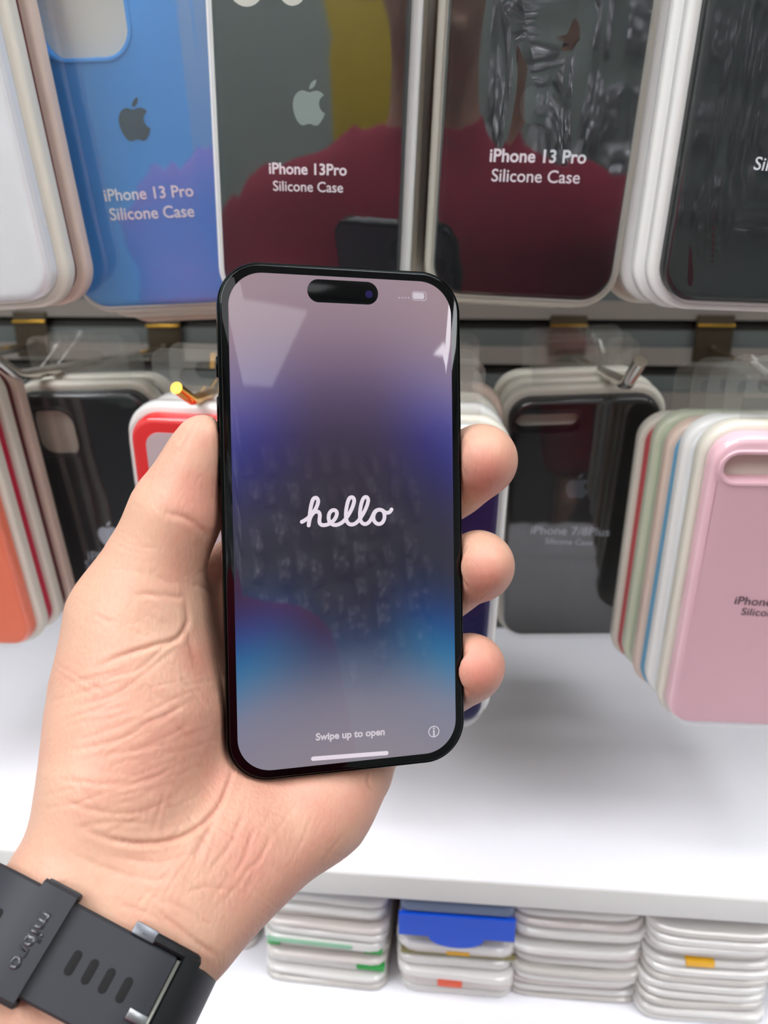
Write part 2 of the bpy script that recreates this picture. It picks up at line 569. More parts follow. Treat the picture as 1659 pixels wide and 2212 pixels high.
def pack(P, size, case, tray, label, group, cut=None, film=None, texts=(), logo=None, behind=(), step=(0.0, 0.016, 0.0), tab=True, tab_bend=0.0, tabw=0.055, m=0.0042):
    w, h, r = size
    Mx = pose(*P)
    root = empty('phone_case_pack', Mx, label, 'phone case', group)
    put('tray', mesh_once(('tray', size, m), lambda: tray_mesh(w, h, r, m)), tray, root)
    c = cut
    if cut and cut[0] == 'px':
        _, px, py, cw, ch, cr = cut
        x, y = to_local(Mx, px, py, 0.001); c = (x, y, cw, ch, cr)
    put('phone_case', mesh_once(('case', size, c), lambda: case_mesh(w, h, r, c)), SIL[case], root)
    if tab: put('hang_tab', mesh_once(('tab', size, tabw, tab_bend), lambda: tab_mesh(tabw, h, tab_bend)), TAB, root)
    for (s, px0, py0, px1, py1, bold, tm_, nm) in texts:
        a = Vector((*to_local(Mx, px0, py0, 0.0012), 0)); b = Vector((*to_local(Mx, px1, py1, 0.0012), 0))
        me = text_mesh(s, (b - a).length, bold=bold)
        o = put(nm, me, tm_, root, 0)
        mid = (a + b) / 2; o.location = (mid.x, mid.y, 0.0013)
        o.rotation_euler.z = math.atan2((b - a).y, (b - a).x)
    if logo:
        px, py, hpx, lm_ = logo
        x, y = to_local(Mx, px, py, 0.0012); y2 = to_local(Mx, px, py - hpx, 0.0012)[1]
        o = put('emblem', logo_mesh(y2 - y), lm_, root, 0); o.location = (x, y, 0.0013)
    if film:
        kw = dict(film)
        if 'dimple' in kw:
            px, py, rw, rh, dd = kw['dimple']; x, y = to_local(Mx, px, py, 0.002); kw['dimple'] = (x, y, rw, rh, dd)
        put('front_film', film_mesh(w - 0.0006, h - 0.0006, r, **kw), FILM_SOFT if group == LOWG or 'streak' in kw else FILM, root, 0)
    for k, (bc, bt, bl) in enumerate(behind):
        loc = np.array(P[0]) + np.array(step) * (k + 1) + np.array([random.uniform(-.0012, .0012), 0, random.uniform(-.0012, .0012)])
        rr = empty('phone_case_pack', pose(loc, P[1], P[2] + random.uniform(-.5, .5), P[3] if len(P) > 3 else 0), bl, 'phone case', group)
        for ch in list(root.children):
            if ch.name.split('.')[0] in ('tray', 'phone_case', 'hang_tab'):
                q = ch.copy(); COL.objects.link(q); q.parent = rr
                if ch.name.startswith('tray'): q.material_slots[0].material = bt
                if ch.name.startswith('phone_case'): q.material_slots[0].material = SIL[bc]
    return root


IP13 = (0.075, 0.150, 0.0125); IP8P = (0.080, 0.160, 0.0125); IP8 = (0.078, 0.145, 0.0120)
TOPG, LOWG = 'phone case packs hanging on the upper hooks', 'phone case packs hanging on the lower hooks'

# upper row, left to right
pack(((-0.1977, .310, -.0136), 96, -3.8), (0.075, .1505, .0125), 'white', CREAM, 'white phone case pack cut off at the far left of the upper row', TOPG, film=dict(amp=.00012, scale=45, seed=3.),
     behind=[('maroon', PEACH, 'maroon phone case pack showing as a thin strip behind the white one')], step=(-.001, .020, .001))
pack(((-.1334, .357, -.0155), 97, -2.1, 5), IP13, 'blue', CREAM, 'bright blue phone case pack with square camera opening and dark fruit emblem', TOPG,
     cut=('px', 168, 10, .0365, .0365, .0105), film=dict(amp=.00022, scale=38, seed=1.),
     texts=[('iPhone 13 Pro', 225, 422, 417, 411, 0.014, LETTER, 'model_lettering'), ('Silicone Case', 237, 463, 419, 455, 0.014, LETTER, 'type_lettering')], logo=(290, 258, 96, LOGO_DARK),
     behind=[('stone', CREAM, 'cream edged phone case pack directly behind the bright blue one'), ('stone', PEACH, 'cream edged phone case pack second behind the bright blue one')], step=(.003, .016, -.003))
apc = pack(((-.0613, .337, -.014), 97, 2.8), IP13, 'black', WHITEP, 'black phone case pack with clear silver emblem directly above the held smartphone', TOPG, film=dict(amp=.00010, scale=30, seed=2.),
     texts=[('iPhone 13Pro', 581, 363, 749, 367, 0.022, LETTER, 'model_lettering'), ('Silicone Case', 590, 401, 741, 405, 0.008, LETTER, 'type_lettering')], logo=(668, 222, 102, LOGO_GREY),
     behind=[('black', CREAM, 'pale edged pack first behind the black case above the smartphone'), ('stone', WHITEP, 'pale edged pack second behind the black case above the smartphone'),
             ('stone', CREAM, 'pale edged pack third behind the black case above the smartphone')], step=(.0022, .016, .0005))
for px_, rp in ((531, 40), (631, 30)):
    x_, y_ = to_local(apc.matrix_world, px_, 7 - rp, .001); x2_, _ = to_local(apc.matrix_world, px_ + rp, 7 - rp, .001)
    Vq, Fq = tube_vf([(x_, y_, .0008), (x_, y_, .00125)], x2_ - x_, 28)
    link('camera_opening', mesh_from('camera_opening', Vq, Fq), CREAM, apc)
pack(((.0279, .3438, -.0114), 97, 2.6), IP13, 'black', CREAM, 'black phone case pack with dented glossy film and faint emblem, right of the smartphone top', TOPG,
     film=dict(amp=.00022, scale=26, seed=4., dimple=(1165, 60, .016, .011, .0014)),
     texts=[('iPhone 13 Pro', 1058, 335, 1267, 339, 0.024, LETTER, 'model_lettering'), ('Silicone Case', 1062, 378, 1253, 383, 0.010, LETTER, 'type_lettering')], logo=(1163, 215, 112, LOGO_DIM),
     behind=[('stone', CREAM, 'cream edged pack first behind the black case with dented film'), ('stone', PEACH, 'cream edged pack second behind the black case with dented film'),
             ('stone', CREAM, 'cream edged pack third behind the black case with dented film')], step=(-.0012, .016, -.0005))
pack(((.1148, .310, -.0122), 96, 1.9), IP13, 'black', WHITEP, 'black phone case pack with streaky creased film cut off at the upper right', TOPG,
     film=dict(amp=.0002, scale=30, seed=6., streak=.00035),
     texts=[('Silicone Case', 1630, 352, 1830, 372, 0.010, LETTER, 'type_lettering')],
     behind=[('white', WHITEP, 'white edged pack first behind the streaky black case at upper right'), ('white', WHITEP, 'white edged pack second behind the streaky black case at upper right'),
             ('stone', CREAM, 'white edged pack third behind the streaky black case at upper right')], step=(-.0022, .016, .0005))

# lower row, left to right
pack(((-.2600, .36, -.1965), 98, -2.0), (0.075, .148, .012), 'coral', CREAM, 'coral orange phone case pack cut off at the lower left edge', LOWG, film=dict(amp=.0001, scale=40, seed=8.),
     behind=[('crimson', CREAM, 'crimson phone case pack directly behind the coral one'), ('maroon', PEACH, 'dark maroon phone case pack behind the crimson one at lower left')], m=.0033, step=(.0002, .0165, .0005))
pack(((-.1966, .422, -.2137), 99, -1.8), (.078, .152, .0125), 'charcoal', CREAM, 'charcoal phone case pack with squarish camera opening, half behind the thumb', LOWG,
     cut=('px', 117, 939, .0255, .0275, .0085), film=dict(amp=.0002, scale=32, seed=9.),
     texts=[('iPhone', 190, 1200, 276, 1206, 0.006, GREYLET, 'model_lettering'), ('Silicone Case', 184, 1219, 330, 1230, 0.002, GREYLET, 'type_lettering')], logo=(234, 1152, 52, GREYLET),
     behind=[('black', CREAM, 'pale edged pack directly behind the charcoal case')], step=(.002, .016, .001))
hred = pack(((-.1156, .36, -.2115), 98, 1.9), (.075, .148, .0125), 'red', WHITEP, 'bright red phone case pack with pale upper panel, partly hidden by the thumb', LOWG, film=dict(amp=.0001, scale=40, seed=11.),
            behind=[('red', WHITEP, 'clear edged pack directly behind the bright red case')], step=(.001, .016, .001))
link('pale_panel', mesh_from('pale_panel', *slab(.060, .062, .007, .0009, .0013, e=.0002, cy=.148 - .0075 - .031)), mat('pinkish_panel', (205, 184, 186), rough=.5), hred)  # pale pinkish panel over the upper half of the red face
pack(((-.0187, .3349, -.215), 98, 1.3), (.075, .1485, .012), 'navy', WHITEP, 'navy blue phone case pack behind the fingertips, front of its stack', LOWG, film=dict(amp=.0002, scale=35, seed=12.),
     behind=[('stone', CREAM, 'cream edged pack first behind the navy case'), ('stone', WHITEP, 'cream edged pack second behind the navy case'), ('stone', CREAM, 'cream edged pack third behind the navy case'),
             ('stone', PEACH, 'cream edged pack fourth behind the navy case')], step=(.0, .017, .002))
pack(((.0773, .449, -.2207), 103, -2.5, 1), IP8P, 'ink', CREAM, 'glossy black phone case pack with pill shaped camera opening', LOWG,
     cut=('px', 1184, 912, .0345, .0095, .0047), film=dict(amp=.00012, scale=24, seed=13.),
     texts=[('iPhone 7/8Plus', 1147, 1144, 1317, 1149, 0.008, GREYLET, 'model_lettering'), ('Silicone Case', 1178, 1168, 1280, 1172, 0.004, GREYLET, 'type_lettering')], logo=(1247, 1050, 54, mat('slate_emblem', (74, 82, 92), rough=.4)),
     behind=[('stone', CREAM, 'pale edged pack first behind the glossy black case'), ('stone', CREAM, 'pale edged pack second behind the glossy black case')], step=(-.0015, .016, .002))
pack(((.1446, .3295, -.2049), 99, -.6), IP8, 'pink', CREAM, 'pastel pink phone case pack with pill shaped camera opening at lower right', LOWG,
     cut=('px', 1665, 1012, .036, .0115, .0056), film=dict(amp=.0001, scale=30, seed=14.),
     texts=[('iPhone', 1588, 1296, 1668, 1301, 0.004, DARKLET, 'model_lettering'), ('Silicone Case', 1602, 1320, 1745, 1329, 0.002, DARKLET, 'type_lettering')],
     behind=[('white', WHITEP, 'white phone case pack directly behind the pastel pink one'), ('sky', PEACH, 'sky blue phone case pack second behind the pastel pink one'),
             ('sage', MINTP, 'sage green phone case pack third behind the pastel pink one'), ('rose', CREAM, 'rose red phone case pack last behind the pastel pink one')], step=(-.0012, .0202, -.0028), m=.0031)

# ------------------------------------------------------------------ hooks on the slat wall
HOOKG = 'hooks on the slat wall'


def hook(bx, by, pts, r, m, bm_, label):
    """bx,by pixel of the bracket plate; pts: (px,py,plane) path of the prong after the bracket"""
    b = at(bx, by, WALL_Y) + O
    root = empty('display_hook', Matrix.Translation(b), label, 'hook', HOOKG)
    bevel_box('bracket', -.0135, .0135, -.0026, -.0003, -.021, .014, .0006, bm_, root)
    bevel_box('bracket_lip', -.0135, .0135, -.0050, -.0003, .0055, .0075, .0006, BRASS_LIT, root)  # brass brighter than the plate paints the fold's lit gold line
    P = [Vector((0, -.003, -.010)), Vector((0, -.012, -.012))] + [Vector(at(*q) + O - b) for q in pts]
    path = []
    for i in range(len(P) - 1):
        path.append(P[i] + (P[i + 1] - P[i]) * 0.06); path += [P[i].lerp(P[i + 1], t) for t in (.3, .6)]; path.append(P[i] + (P[i + 1] - P[i]) * 0.94)
    path.append(P[-1])
    V, Fc = tube_vf(path, r, 16)
    o = link('prong', mesh_from('prong', V, Fc), m, root)
    return root


hook(70, 712, [(-60, 770, .40), (-120, 720, .37)], .003, CHROME, BRONZE, 'hook with brass plate at the far left, behind the left end of the slats')
hook(357, 722, [(215, 783, .47), (38, 812, .385), (-30, 760, .365)], .0032, CHROME, BRONZE, 'chrome prong hook crossing above the charcoal case')
hook(640, 722, [(520, 830, .43), (416, 864, .335), (381, 838, .320)], .0026, mat('gold_wire', (212, 160, 62), rough=.15, metal=1), BRONZE, 'gold prong hook with upturned tip beside the red case')
hook(930, 722, [(915, 840, .40), (900, 870, .31), (900, 820, .30)], .003, CHROME, BRONZE, 'hook behind the smartphone holding the navy case stack')
hook(1226, 722, [(1268, 790, .50), (1354, 829, .385), (1384, 780, .372)], .0033, CHROME, BRONZE, 'chrome prong hook with upturned round tip above the glossy black case')
hook(1541, 722, [(1620, 800, .42), (1720, 850, .31), (1750, 790, .30)], .003, CHROME, BRONZE, 'hook with bronze plate behind the tabs of the pastel pink case stack')

# ------------------------------------------------------------------ stacks of clear sleeves between the two shelves
MILKY = clear_mat('milky_sleeve', refl=1.5, rough=.12, body=.66, body_rgb=(246, 244, 240), bump=.15, bump_scale=40)
MILKY2 = clear_mat('milky_sleeve_warm', refl=1.5, rough=.12, body=.7, body_rgb=(242, 234, 228), bump=.15, bump_scale=40)
MILKY3 = clear_mat('milky_sleeve_grey', refl=1.5, rough=.12, body=.68, body_rgb=(228, 223, 216), bump=.15, bump_scale=40)
GREENP = mat('green_print', (24, 160, 62), rough=.4); YELLOWP = mat('amber_print', (236, 178, 40), rough=.4); REDP = mat('orange_print', (240, 92, 52), rough=.4)
BLUEP = mat('cobalt_plastic', (12, 78, 204), rough=.4)


def sleeve_mesh(wd, dp, t, sag, seed, lip=.0008):
    """flat clear case or sleeve lying down: local x width, y depth (0 = front), z up"""
    nx, ny = 18, 10; r = .008
    V = []; Fc = []
    def zoff(x, y):
        return sag * ((2 * x / wd) ** 4) + .0010 * noise.noise(Vector((x * 30, y * 25, seed)))
    rings = []
    for (ins, z) in ((.0012, 0), (0, .0010), (0, t - lip - .0008), (.0010, t - lip), (.0022, t - lip - .0002)):
        rings.append([(x, y, z) for x, y in rrect(wd - 2 * ins, dp - 2 * ins, r, 0, dp / 2, 8)])
    # dense front edge so that the sag shows
    def dens(ring):
        out = []
        for i in range(len(ring)):
            a = ring[i]; b = ring[(i + 1) % len(ring)]
            d = math.dist(a, b); n = max(1, int(d / .006))
            out += [tuple(a[k] + (b[k] - a[k]) * q / n for k in range(3)) for q in range(n)]
        return out
    base = dens(rings[1]); nb = len(base)
    def resample(ring):
        L = [0]
        for i in range(len(ring)): L.append(L[-1] + math.dist(ring[i], ring[(i + 1) % len(ring)]))
        out = []
        for q in range(nb):
            s = L[-1] * q / nb
            i = max(k for k in range(len(ring)) if L[k] <= s + 1e-12)
            f = (s - L[i]) / max(L[i + 1] - L[i], 1e-9); a = ring[i]; b = ring[(i + 1) % len(ring)]
            out.append(tuple(a[k] + (b[k] - a[k]) * f for k in range(3)))
        return out
    R = [[(x, y, z + zoff(x, y)) for x, y, z in resample(rg)] for rg in rings]
    return mesh_from('sleeve', *loft(R))


def stack(x0px, x1px, pyf, yf, heights, label_fn, mats, sag, group, yaw=0.0, extra=None):
    xa, xb = at(x0px, pyf, yf)[0], at(x1px, pyf, yf)[0]
    wd = xb - xa; xc = (xa + xb) / 2; z = LOW_Z + .0004
    out = []
    for k, t in enumerate(heights):
        jx, jy = random.uniform(-.0012, .0012), random.uniform(-.002, .003)
        Mx = Matrix.Translation((xc + jx, yf + jy, z)) @ Matrix.Rotation(math.radians(yaw + random.uniform(-1, 1)), 4, 'Z')
        me = sleeve_mesh(wd - .002 * random.random(), .145, t, sag if k > 1 else sag * .3, k * 1.7 + x0px)
        o = link('clear_sleeve', me, mats[k % len(mats)]); o.matrix_world = Mx
        tag(o, label_fn(k, len(heights)), 'clear sleeve', group)
        out.append(o); z += t + .0002
    return out


ORD = ['bottom', 'second from the bottom', 'third from the bottom', 'fourth from the bottom', 'fifth from the bottom', 'sixth from the bottom', 'seventh from the bottom', 'eighth from the bottom', 'ninth from the bottom', 'tenth from the bottom', 'eleventh from the bottom', 'twelfth from the bottom', 'thirteenth from the bottom', 'fourteenth from the bottom', 'fifteenth from the bottom']


def lab(where):
    return lambda k, n: f'clear flat sleeve, {ORD[k] if k < n - 1 else "topmost"} in the stack {where}'


def front_strip(parent, x0, x1, z0, z1, m, name):
    """printed strip on a sleeve's front edge"""
    return bevel_box(name, x0, x1, -.0006, .004, z0, z1, .0003, m, parent)


h6 = [.0052, .006, .0066, .0056, .0062, .0064, .0058, .0064, .0058, .0058]
s0 = stack(455, 552, 2000, .335, [.0050] * 12, lab('beside the wrist'), [MILKY2, MILKY3], 0, 'sleeves in the stack beside the wrist')
s1 = stack(566, 838, 2030, .318, [.0050, .0045, .0060, .0045, .0060, .0060, .0048, .0045, .0048, .0045, .0045], lab('with green corners'), [MILKY3, MILKY, MILKY, MILKY2], 0, 'sleeves in the stack with green corners', yaw=-2)
for k, (xa, xb, za, zb) in ((2, (.018, .033, .0012, .0056)), (4, (-.033, -.026, .001, .0055)), (4, (.020, .030, .0012, .0055)), (5, (-.030, .016, .0014, .0040))):
    front_strip(s1[k], xa, xb, za, zb, GREENP if k != 5 else mat('pale_green_print', (140, 186, 156), rough=.5), 'green_corner' if k != 5 else 'pale_green_band')
s2 = stack(856, 1118, 2040, .315, [.0060, .0080, .0060, .0060, .0060, .0055, .0060], lab('with the blue pouch on it'), [MILKY, MILKY2, MILKY], 0, 'sleeves in the stack under the blue pouch', yaw=-1)
front_strip(s2[1], -.010, .003, .0008, .0068, REDP, 'orange_dot'); front_strip(s2[4], -.006, .006, .0008, .0028, YELLOWP, 'amber_dash')
front_strip(s2[4], -.030, .030, .0002, .0007, mat('olive_print', (140, 132, 88), rough=.5), 'olive_line')
s3 = stack(1098, 1398, 2050, .318, [.0040, .0042, .0042, .0050, .0046, .0050, .0046, .0048, .0046, .0050, .0046, .0048, .0046], lab('right of the blue pouch'), [MILKY3, MILKY, MILKY2, MILKY], .0035, 'sleeves in the stack right of the blue pouch')
s4 = stack(1392, 1690, 2070, .312, [.0045, .0045, .0050, .0048, .0052, .0048, .0052, .0048, .0052, .0048, .0050, .0050], lab('at the far right'), [MILKY, MILKY, MILKY3], .0035, 'sleeves in the stack at the far right')
front_strip(s4[7], -.012, .002, .001, .0045, YELLOWP, 'amber_mark')


def blue_pouch():
    top = s2[-1].matrix_world.translation
    z = top.z + .0062
    xa = at(862, 1990, .314)[0]; xb = at(1113, 1990, .314)[0]; wd = xb - xa
    root = empty('blue_pouch', Matrix.Translation(((xa + xb) / 2, .3145, z)), 'bright blue pouch with rounded hanging tab on top of the second full stack', 'pouch')
    link('pouch_body', mesh_from('pouch_body', *slab(wd - .002, .135, .004, 0, .0145, e=.001, cy=.0685)), BLUEP, root)
    pts = [(-wd / 2, .0138), (-wd / 2, .0005)]
    pts += [(-wd * .24 + wd * .24 * (1 - math.cos(a)), .0005 - .0065 * math.sin(a)) for a in [math.pi * i / 16 for i in range(17)]]
    pts += [(wd / 2, .0005), (wd / 2, .0138)]
    bm = bmesh.new(); vs = [bm.verts.new((x, -.0008, zz)) for x, zz in pts]; f = bm.faces.new(vs)
    r = bmesh.ops.extrude_face_region(bm, geom=[f]); bmesh.ops.translate(bm, verts=[g for g in r['geom'] if isinstance(g, bmesh.types.BMVert)], vec=(0, -.0022, 0))
    bmesh.ops.recalc_face_normals(bm, faces=bm.faces)
    link('front_flap', bm_mesh('front_flap', bm), BLUEP, root)
    o = link('smoky_sleeve', mesh_from('smoky_sleeve', *slab(wd - .001, .135, .004, 0, .0062, e=.001, cy=.0675)), mat('smoky_plastic', (92, 108, 136), rough=.25))
    o.matrix_world = Matrix.Translation(((xa + xb) / 2, .3125, z + .0147))
    tag(o, 'smoky blue grey sleeve lying on the bright blue pouch, just under the shelf', 'clear sleeve')


blue_pouch()

# ------------------------------------------------------------------ smartphone
PHL = (-.0292, .2108, -.0701); PHR = (74.79, 3.08, 19.31)
PM = pose(PHL, *PHR)
PW, PH_, PT, PR = .0715, .1475, .00785, .0122
phone = empty('smartphone', PM, 'black smartphone with a lit greeting screen held upright in the hand', 'smartphone')
STEEL = mat('black_steel', (18, 22, 22), rough=.12, metal=1.0); GLASSB = mat('black_glass', (3, 3, 4), rough=.03, spec=.5)
link('frame', mesh_from('frame', *slab(PW, PH_, PR, -PT, -.0002, e=.0009, back_e=.0012, n=16)), STEEL, phone)
link('back_glass', mesh_from('back_glass', *slab(PW - .003, PH_ - .003, PR - .0015, -PT - .0004, -PT + .0004, e=.0003, n=16)), mat('back_matte_glass', (70, 62, 84), rough=.35), phone)
cb = link('camera_bump', mesh_from('camera_bump', *slab(.036, .037, .009, -PT - .0022, -PT, e=.0004, back_e=.0010, cx=.0155, cy=.0520)), mat('back_matte_glass', (70, 62, 84)), phone)
for (x, y) in ((.0075, .0610), (.0075, .0430), (.0245, .0520)):
    V, Fc = tube_vf([(x, y, -PT - .0042), (x, y, -PT - .0015)], .0073, 28)
    link('camera_lens', mesh_from('camera_lens', V, Fc), GLASSB, cb)
link('front_glass', mesh_from('front_glass', *slab(PW - .0016, PH_ - .0016, PR - .0008, -.0006, 0, e=.00035, n=16)), GLASSB, phone)
for (y, hgt, nm) in ((.0445, .0060, 'mute_switch'), (.0310, .0105, 'volume_button'), (.0165, .0105, 'volume_button')):
    bevel_box(nm, -PW / 2 - .0005, -PW / 2 + .0006, y - hgt / 2, y + hgt / 2, -.0052, -.0028, .0003, STEEL, phone)
bevel_box('side_button', PW / 2 - .0006, PW / 2 + .0005, .013, .031, -.0052, -.0028, .0003, STEEL, phone)

SCW, SCH = .0654, .1412
def screen_material():
    m = bpy.data.materials.new('lit_screen'); m.use_nodes = True
    nt = m.node_tree; b = nt.nodes['Principled BSDF']
    b.inputs['Base Color'].default_value = (.004, .004, .005, 1); b.inputs['Roughness'].default_value = .035; b.inputs['Specular IOR Level'].default_value = .8
    tc = nt.nodes.new('ShaderNodeTexCoord'); sp = nt.nodes.new('ShaderNodeSeparateXYZ'); nt.links.new(tc.outputs['Object'], sp.inputs[0])
    def math_(op, a, bb=None, cl=False):
        n = nt.nodes.new('ShaderNodeMath'); n.operation = op; n.use_clamp = cl
        if isinstance(a, (int, float)): n.inputs[0].default_value = a
        else: nt.links.new(a, n.inputs[0])
        if bb is not None:
            if isinstance(bb, (int, float)): n.inputs[1].default_value = bb
            else: nt.links.new(bb, n.inputs[1])
        return n.outputs[0]
    u = math_('MULTIPLY', sp.outputs[0], 2 / SCW)
    au = math_('ABSOLUTE', u)
    v = math_('ADD', math_('MULTIPLY', sp.outputs[1], -1 / SCH), 0.5)          # 0 top .. 1 bottom
    bow = math_('MULTIPLY', math_('MULTIPLY', au, au), -0.055)
    vv = math_('ADD', v, bow)
    def ramp(stops, fac):
        r = nt.nodes.new('ShaderNodeValToRGB'); r.color_ramp.interpolation = 'B_SPLINE'
        el = r.color_ramp.elements
        for i, (p, c) in enumerate(stops):
            e = el[i] if i < 2 else el.new(p)
            e.position = p; e.color = (*lin(c), 1)
        nt.links.new(fac, r.inputs[0]); return r.outputs[0]
    cen = ramp([(0, (168, 146, 156)), (.09, (156, 132, 146)), (.17, (128, 106, 132)), (.24, (92, 76, 108)), (.31, (70, 58, 84)), (.40, (54, 46, 62)), (.52, (44, 40, 50)),
                (.62, (42, 38, 52)), (.70, (42, 42, 68)), (.755, (52, 66, 102)), (.81, (94, 104, 130)), (.87, (132, 130, 148)), (.94, (146, 138, 152)), (1, (150, 142, 152))], vv)
    side = ramp([(0, (172, 148, 156)), (.08, (160, 136, 150)), (.16, (136, 122, 160)), (.23, (92, 88, 158)), (.30, (56, 54, 134)), (.38, (48, 44, 98)), (.46, (50, 44, 66)),
                 (.55, (46, 44, 58)), (.62, (36, 48, 88)), (.68, (26, 74, 142)), (.735, (34, 116, 164)), (.79, (88, 130, 166)), (.85, (134, 136, 158)), (1, (150, 142, 152))], vv)
    sm = nt.nodes.new('ShaderNodeMapRange'); sm.interpolation_type = 'SMOOTHSTEP'
    nt.links.new(au, sm.inputs[0]); sm.inputs[1].default_value = .15; sm.inputs[2].default_value = 1.05
    mx = nt.nodes.new('ShaderNodeMix'); mx.data_type = 'RGBA'
    nt.links.new(sm.outputs[0], mx.inputs[0]); nt.links.new(cen, mx.inputs[6]); nt.links.new(side, mx.inputs[7])
    nt.links.new(mx.outputs[2], b.inputs['Emission Color']); b.inputs['Emission Strength'].default_value = .88
    return m
screen = link('screen', mesh_from('screen', *slab(SCW, SCH, .0098, -.0002, .00006, e=.00003, n=16)), screen_material(), phone)
GLOW = mat('screen_white', (10, 10, 10), rough=.05, emit=(240, 228, 240), estr=.95)
GLOW2 = mat('screen_soft_white', (10, 10, 10), rough=.05, emit=(222, 212, 222), estr=.9)
ZS = .00008
def ploc(px, py): return to_local(PM, px, py, 0.0)
hz = [(205,557),(258,527),(310,485),(352,440),(395,375),(422,310),(428,262),(412,232),(388,226),(360,245),(340,300),(325,370),(312,470),(298,605)]
hz2 = [(298,605),(312,525),(340,462),(375,425),(412,414),(442,432),(452,475),(446,530),(450,572),(476,598),(515,602),(565,590),(615,562),(655,522),(680,475),(686,430),(668,402),(636,396),(602,414),(578,456),(574,515),(590,560),(625,592),(672,600),(725,585),(775,552),(815,505),(850,455),(888,385),(915,315),(925,262),(912,226),(888,218),(860,232),(838,280),(822,350),(812,420),(812,490),(826,550),(855,585),(892,594),(935,582),(975,550),(1010,505),(1046,450),(1082,380),(1108,312),(1118,258),(1106,224),(1082,215),(1055,230),(1032,280),(1015,350),(1005,430),(1006,500),(1020,552),(1048,580),(1080,587),(1115,572),(1145,540),(1172,490),(1198,435),(1232,400),(1275,389),(1315,402),(1338,440),(1343,492),(1330,540),(1302,575),(1262,587),(1225,572),(1200,540),(1190,498),(1196,455),(1222,412),(1268,389),(1312,398),(1348,424),(1385,432),(1418,418),(1440,386)]
def stroke(zp, rad):
    P = [(*ploc(620 + a / 6.381, 1040 + b / 6.381), 0) for a, b in zp]
    V, Fc = tube_vf(smooth_path(P, 5), rad, 10)
    # rounded ends
    e = []
    for q in (P[0], P[-1]):
        e.append(([(q[0] + rad * math.cos(2 * math.pi * i / 20) , q[1] + rad * math.sin(2 * math.pi * i / 20), z) for z in (-rad * .5, rad * .5) for i in range(20)],
                  [tuple(range(19, -1, -1)), tuple(range(20, 40))] + [(i, (i + 1) % 20, 20 + (i + 1) % 20, 20 + i) for i in range(20)]))
    V, Fc = merge((V, Fc), *e)
    return [(x, y, ZS + z * .06) for x, y, z in V], Fc
link('greeting_lettering', mesh_from('greeting_lettering', *merge(stroke(hz, .00056), stroke(hz2, .00056))), GLOW, screen, 0)
def scr_text(s, a, b, bold, m, nm):
    pa = Vector((*ploc(*a), 0)); pb = Vector((*ploc(*b), 0))
    me = text_mesh(s, (pb - pa).length, bold=bold)
    o = link(nm, me, m, screen, 0); mid = (pa + pb) / 2; o.location = (mid.x, mid.y, ZS + .00002); o.rotation_euler.z = math.atan2((pb - pa).y, (pb - pa).x)
scr_text('Swipe up to open', (682, 1591.5), (831, 1579.5), .035, GLOW2, 'prompt_lettering')
def flat_pill(nm, px, py, w_, h_, m, z=ZS, par=None, rot=0.0, r_=None):
    x, y = ploc(px, py)
    o = link(nm, mesh_from(nm, *slab(w_, h_, h_ / 2 if r_ is None else r_, -.00002, .00003, e=.00001)), m, par or screen, 0)
    o.location = (x, y, z); o.rotation_euler.z = rot; return o
pa = Vector(ploc(673, 1639)); pb = Vector(ploc(840, 1626))
flat_pill('home_bar', 756.5, 1632.5, (pb - pa).length, .00125, GLOW, rot=math.atan2((pb - pa).y, (pb - pa).x))
isl = flat_pill('camera_island', 741, 631, .0208, .00655, mat('island_black', (1, 1, 2), rough=.12))
x, y = ploc(797, 636)
V, Fc = tube_vf([(x, y, ZS + .00002), (x, y, ZS + .00005)], .0011, 20); link('front_camera', mesh_from('front_camera', V, Fc), mat('lens_violet', (30, 26, 74), rough=.1), screen)
bt = flat_pill('battery_icon', 904, 639.5, .0034, .0018, GLOW2, r_=.0005)
bx_, by_ = ploc(905.5, 640)
ring = rrect(.0045, .0027, .0008); ring_in = rrect(.0040, .0022, .0006)
link('battery_outline', bm_mesh('battery_outline', plate_with_holes(ring, [ring_in], 0, .00003)), mat('screen_dim_white', (10, 10, 10), rough=.1, emit=(196, 182, 194), estr=.9), screen, 0).location = (bx_, by_, ZS)
for k in range(4): flat_pill('signal_dot', 862 + k * 7, 643.5, .0005, .0005, mat('screen_dim_white', (0, 0, 0)))
x, y = ploc(937, 1580)
c1 = [(.00175 * math.cos(2 * math.pi * i / 40), .00175 * math.sin(2 * math.pi * i / 40)) for i in range(40)]; c2 = [(a * .84, b * .84) for a, b in c1]
link('info_ring', bm_mesh('info_ring', plate_with_holes(c1, [c2], 0, .00003)), GLOW2, screen, 0).location = (x, y, ZS)
me = text_mesh('i', .00062, bold=.02); o = link('info_letter', me, GLOW2, screen, 0); o.location = (x, y, ZS + .00002); 

# ------------------------------------------------------------------ signed distance modelling for the hand and body
def seg_cone(P, a, b, ra, rb):
    a = np.asarray(a, np.float32); b = np.asarray(b, np.float32); ba = b - a
    pa = P - a
    h = np.clip((pa @ ba) / float(ba @ ba), 0, 1).astype(np.float32)
    return np.sqrt(((pa - h[:, None] * ba) ** 2).sum(1)) - (ra + (rb - ra) * h)


def ellip(P, c, r, R=None):
    q = P - np.asarray(c, np.float32)
    if R is not None: q = q @ np.asarray(R, np.float32)
    r = np.asarray(r, np.float32)
    k0 = np.sqrt(((q / r) ** 2).sum(1)) + 1e-9; k1 = np.sqrt(((q / r ** 2) ** 2).sum(1)) + 1e-9
    return k0 * (k0 - 1) / k1


def smin(a, b, k):
    h = np.maximum(k - np.abs(a - b), 0) / k
    return np.minimum(a, b) - h * h * k * 0.25


def smax(a, b, k): return -smin(-a, -b, k)


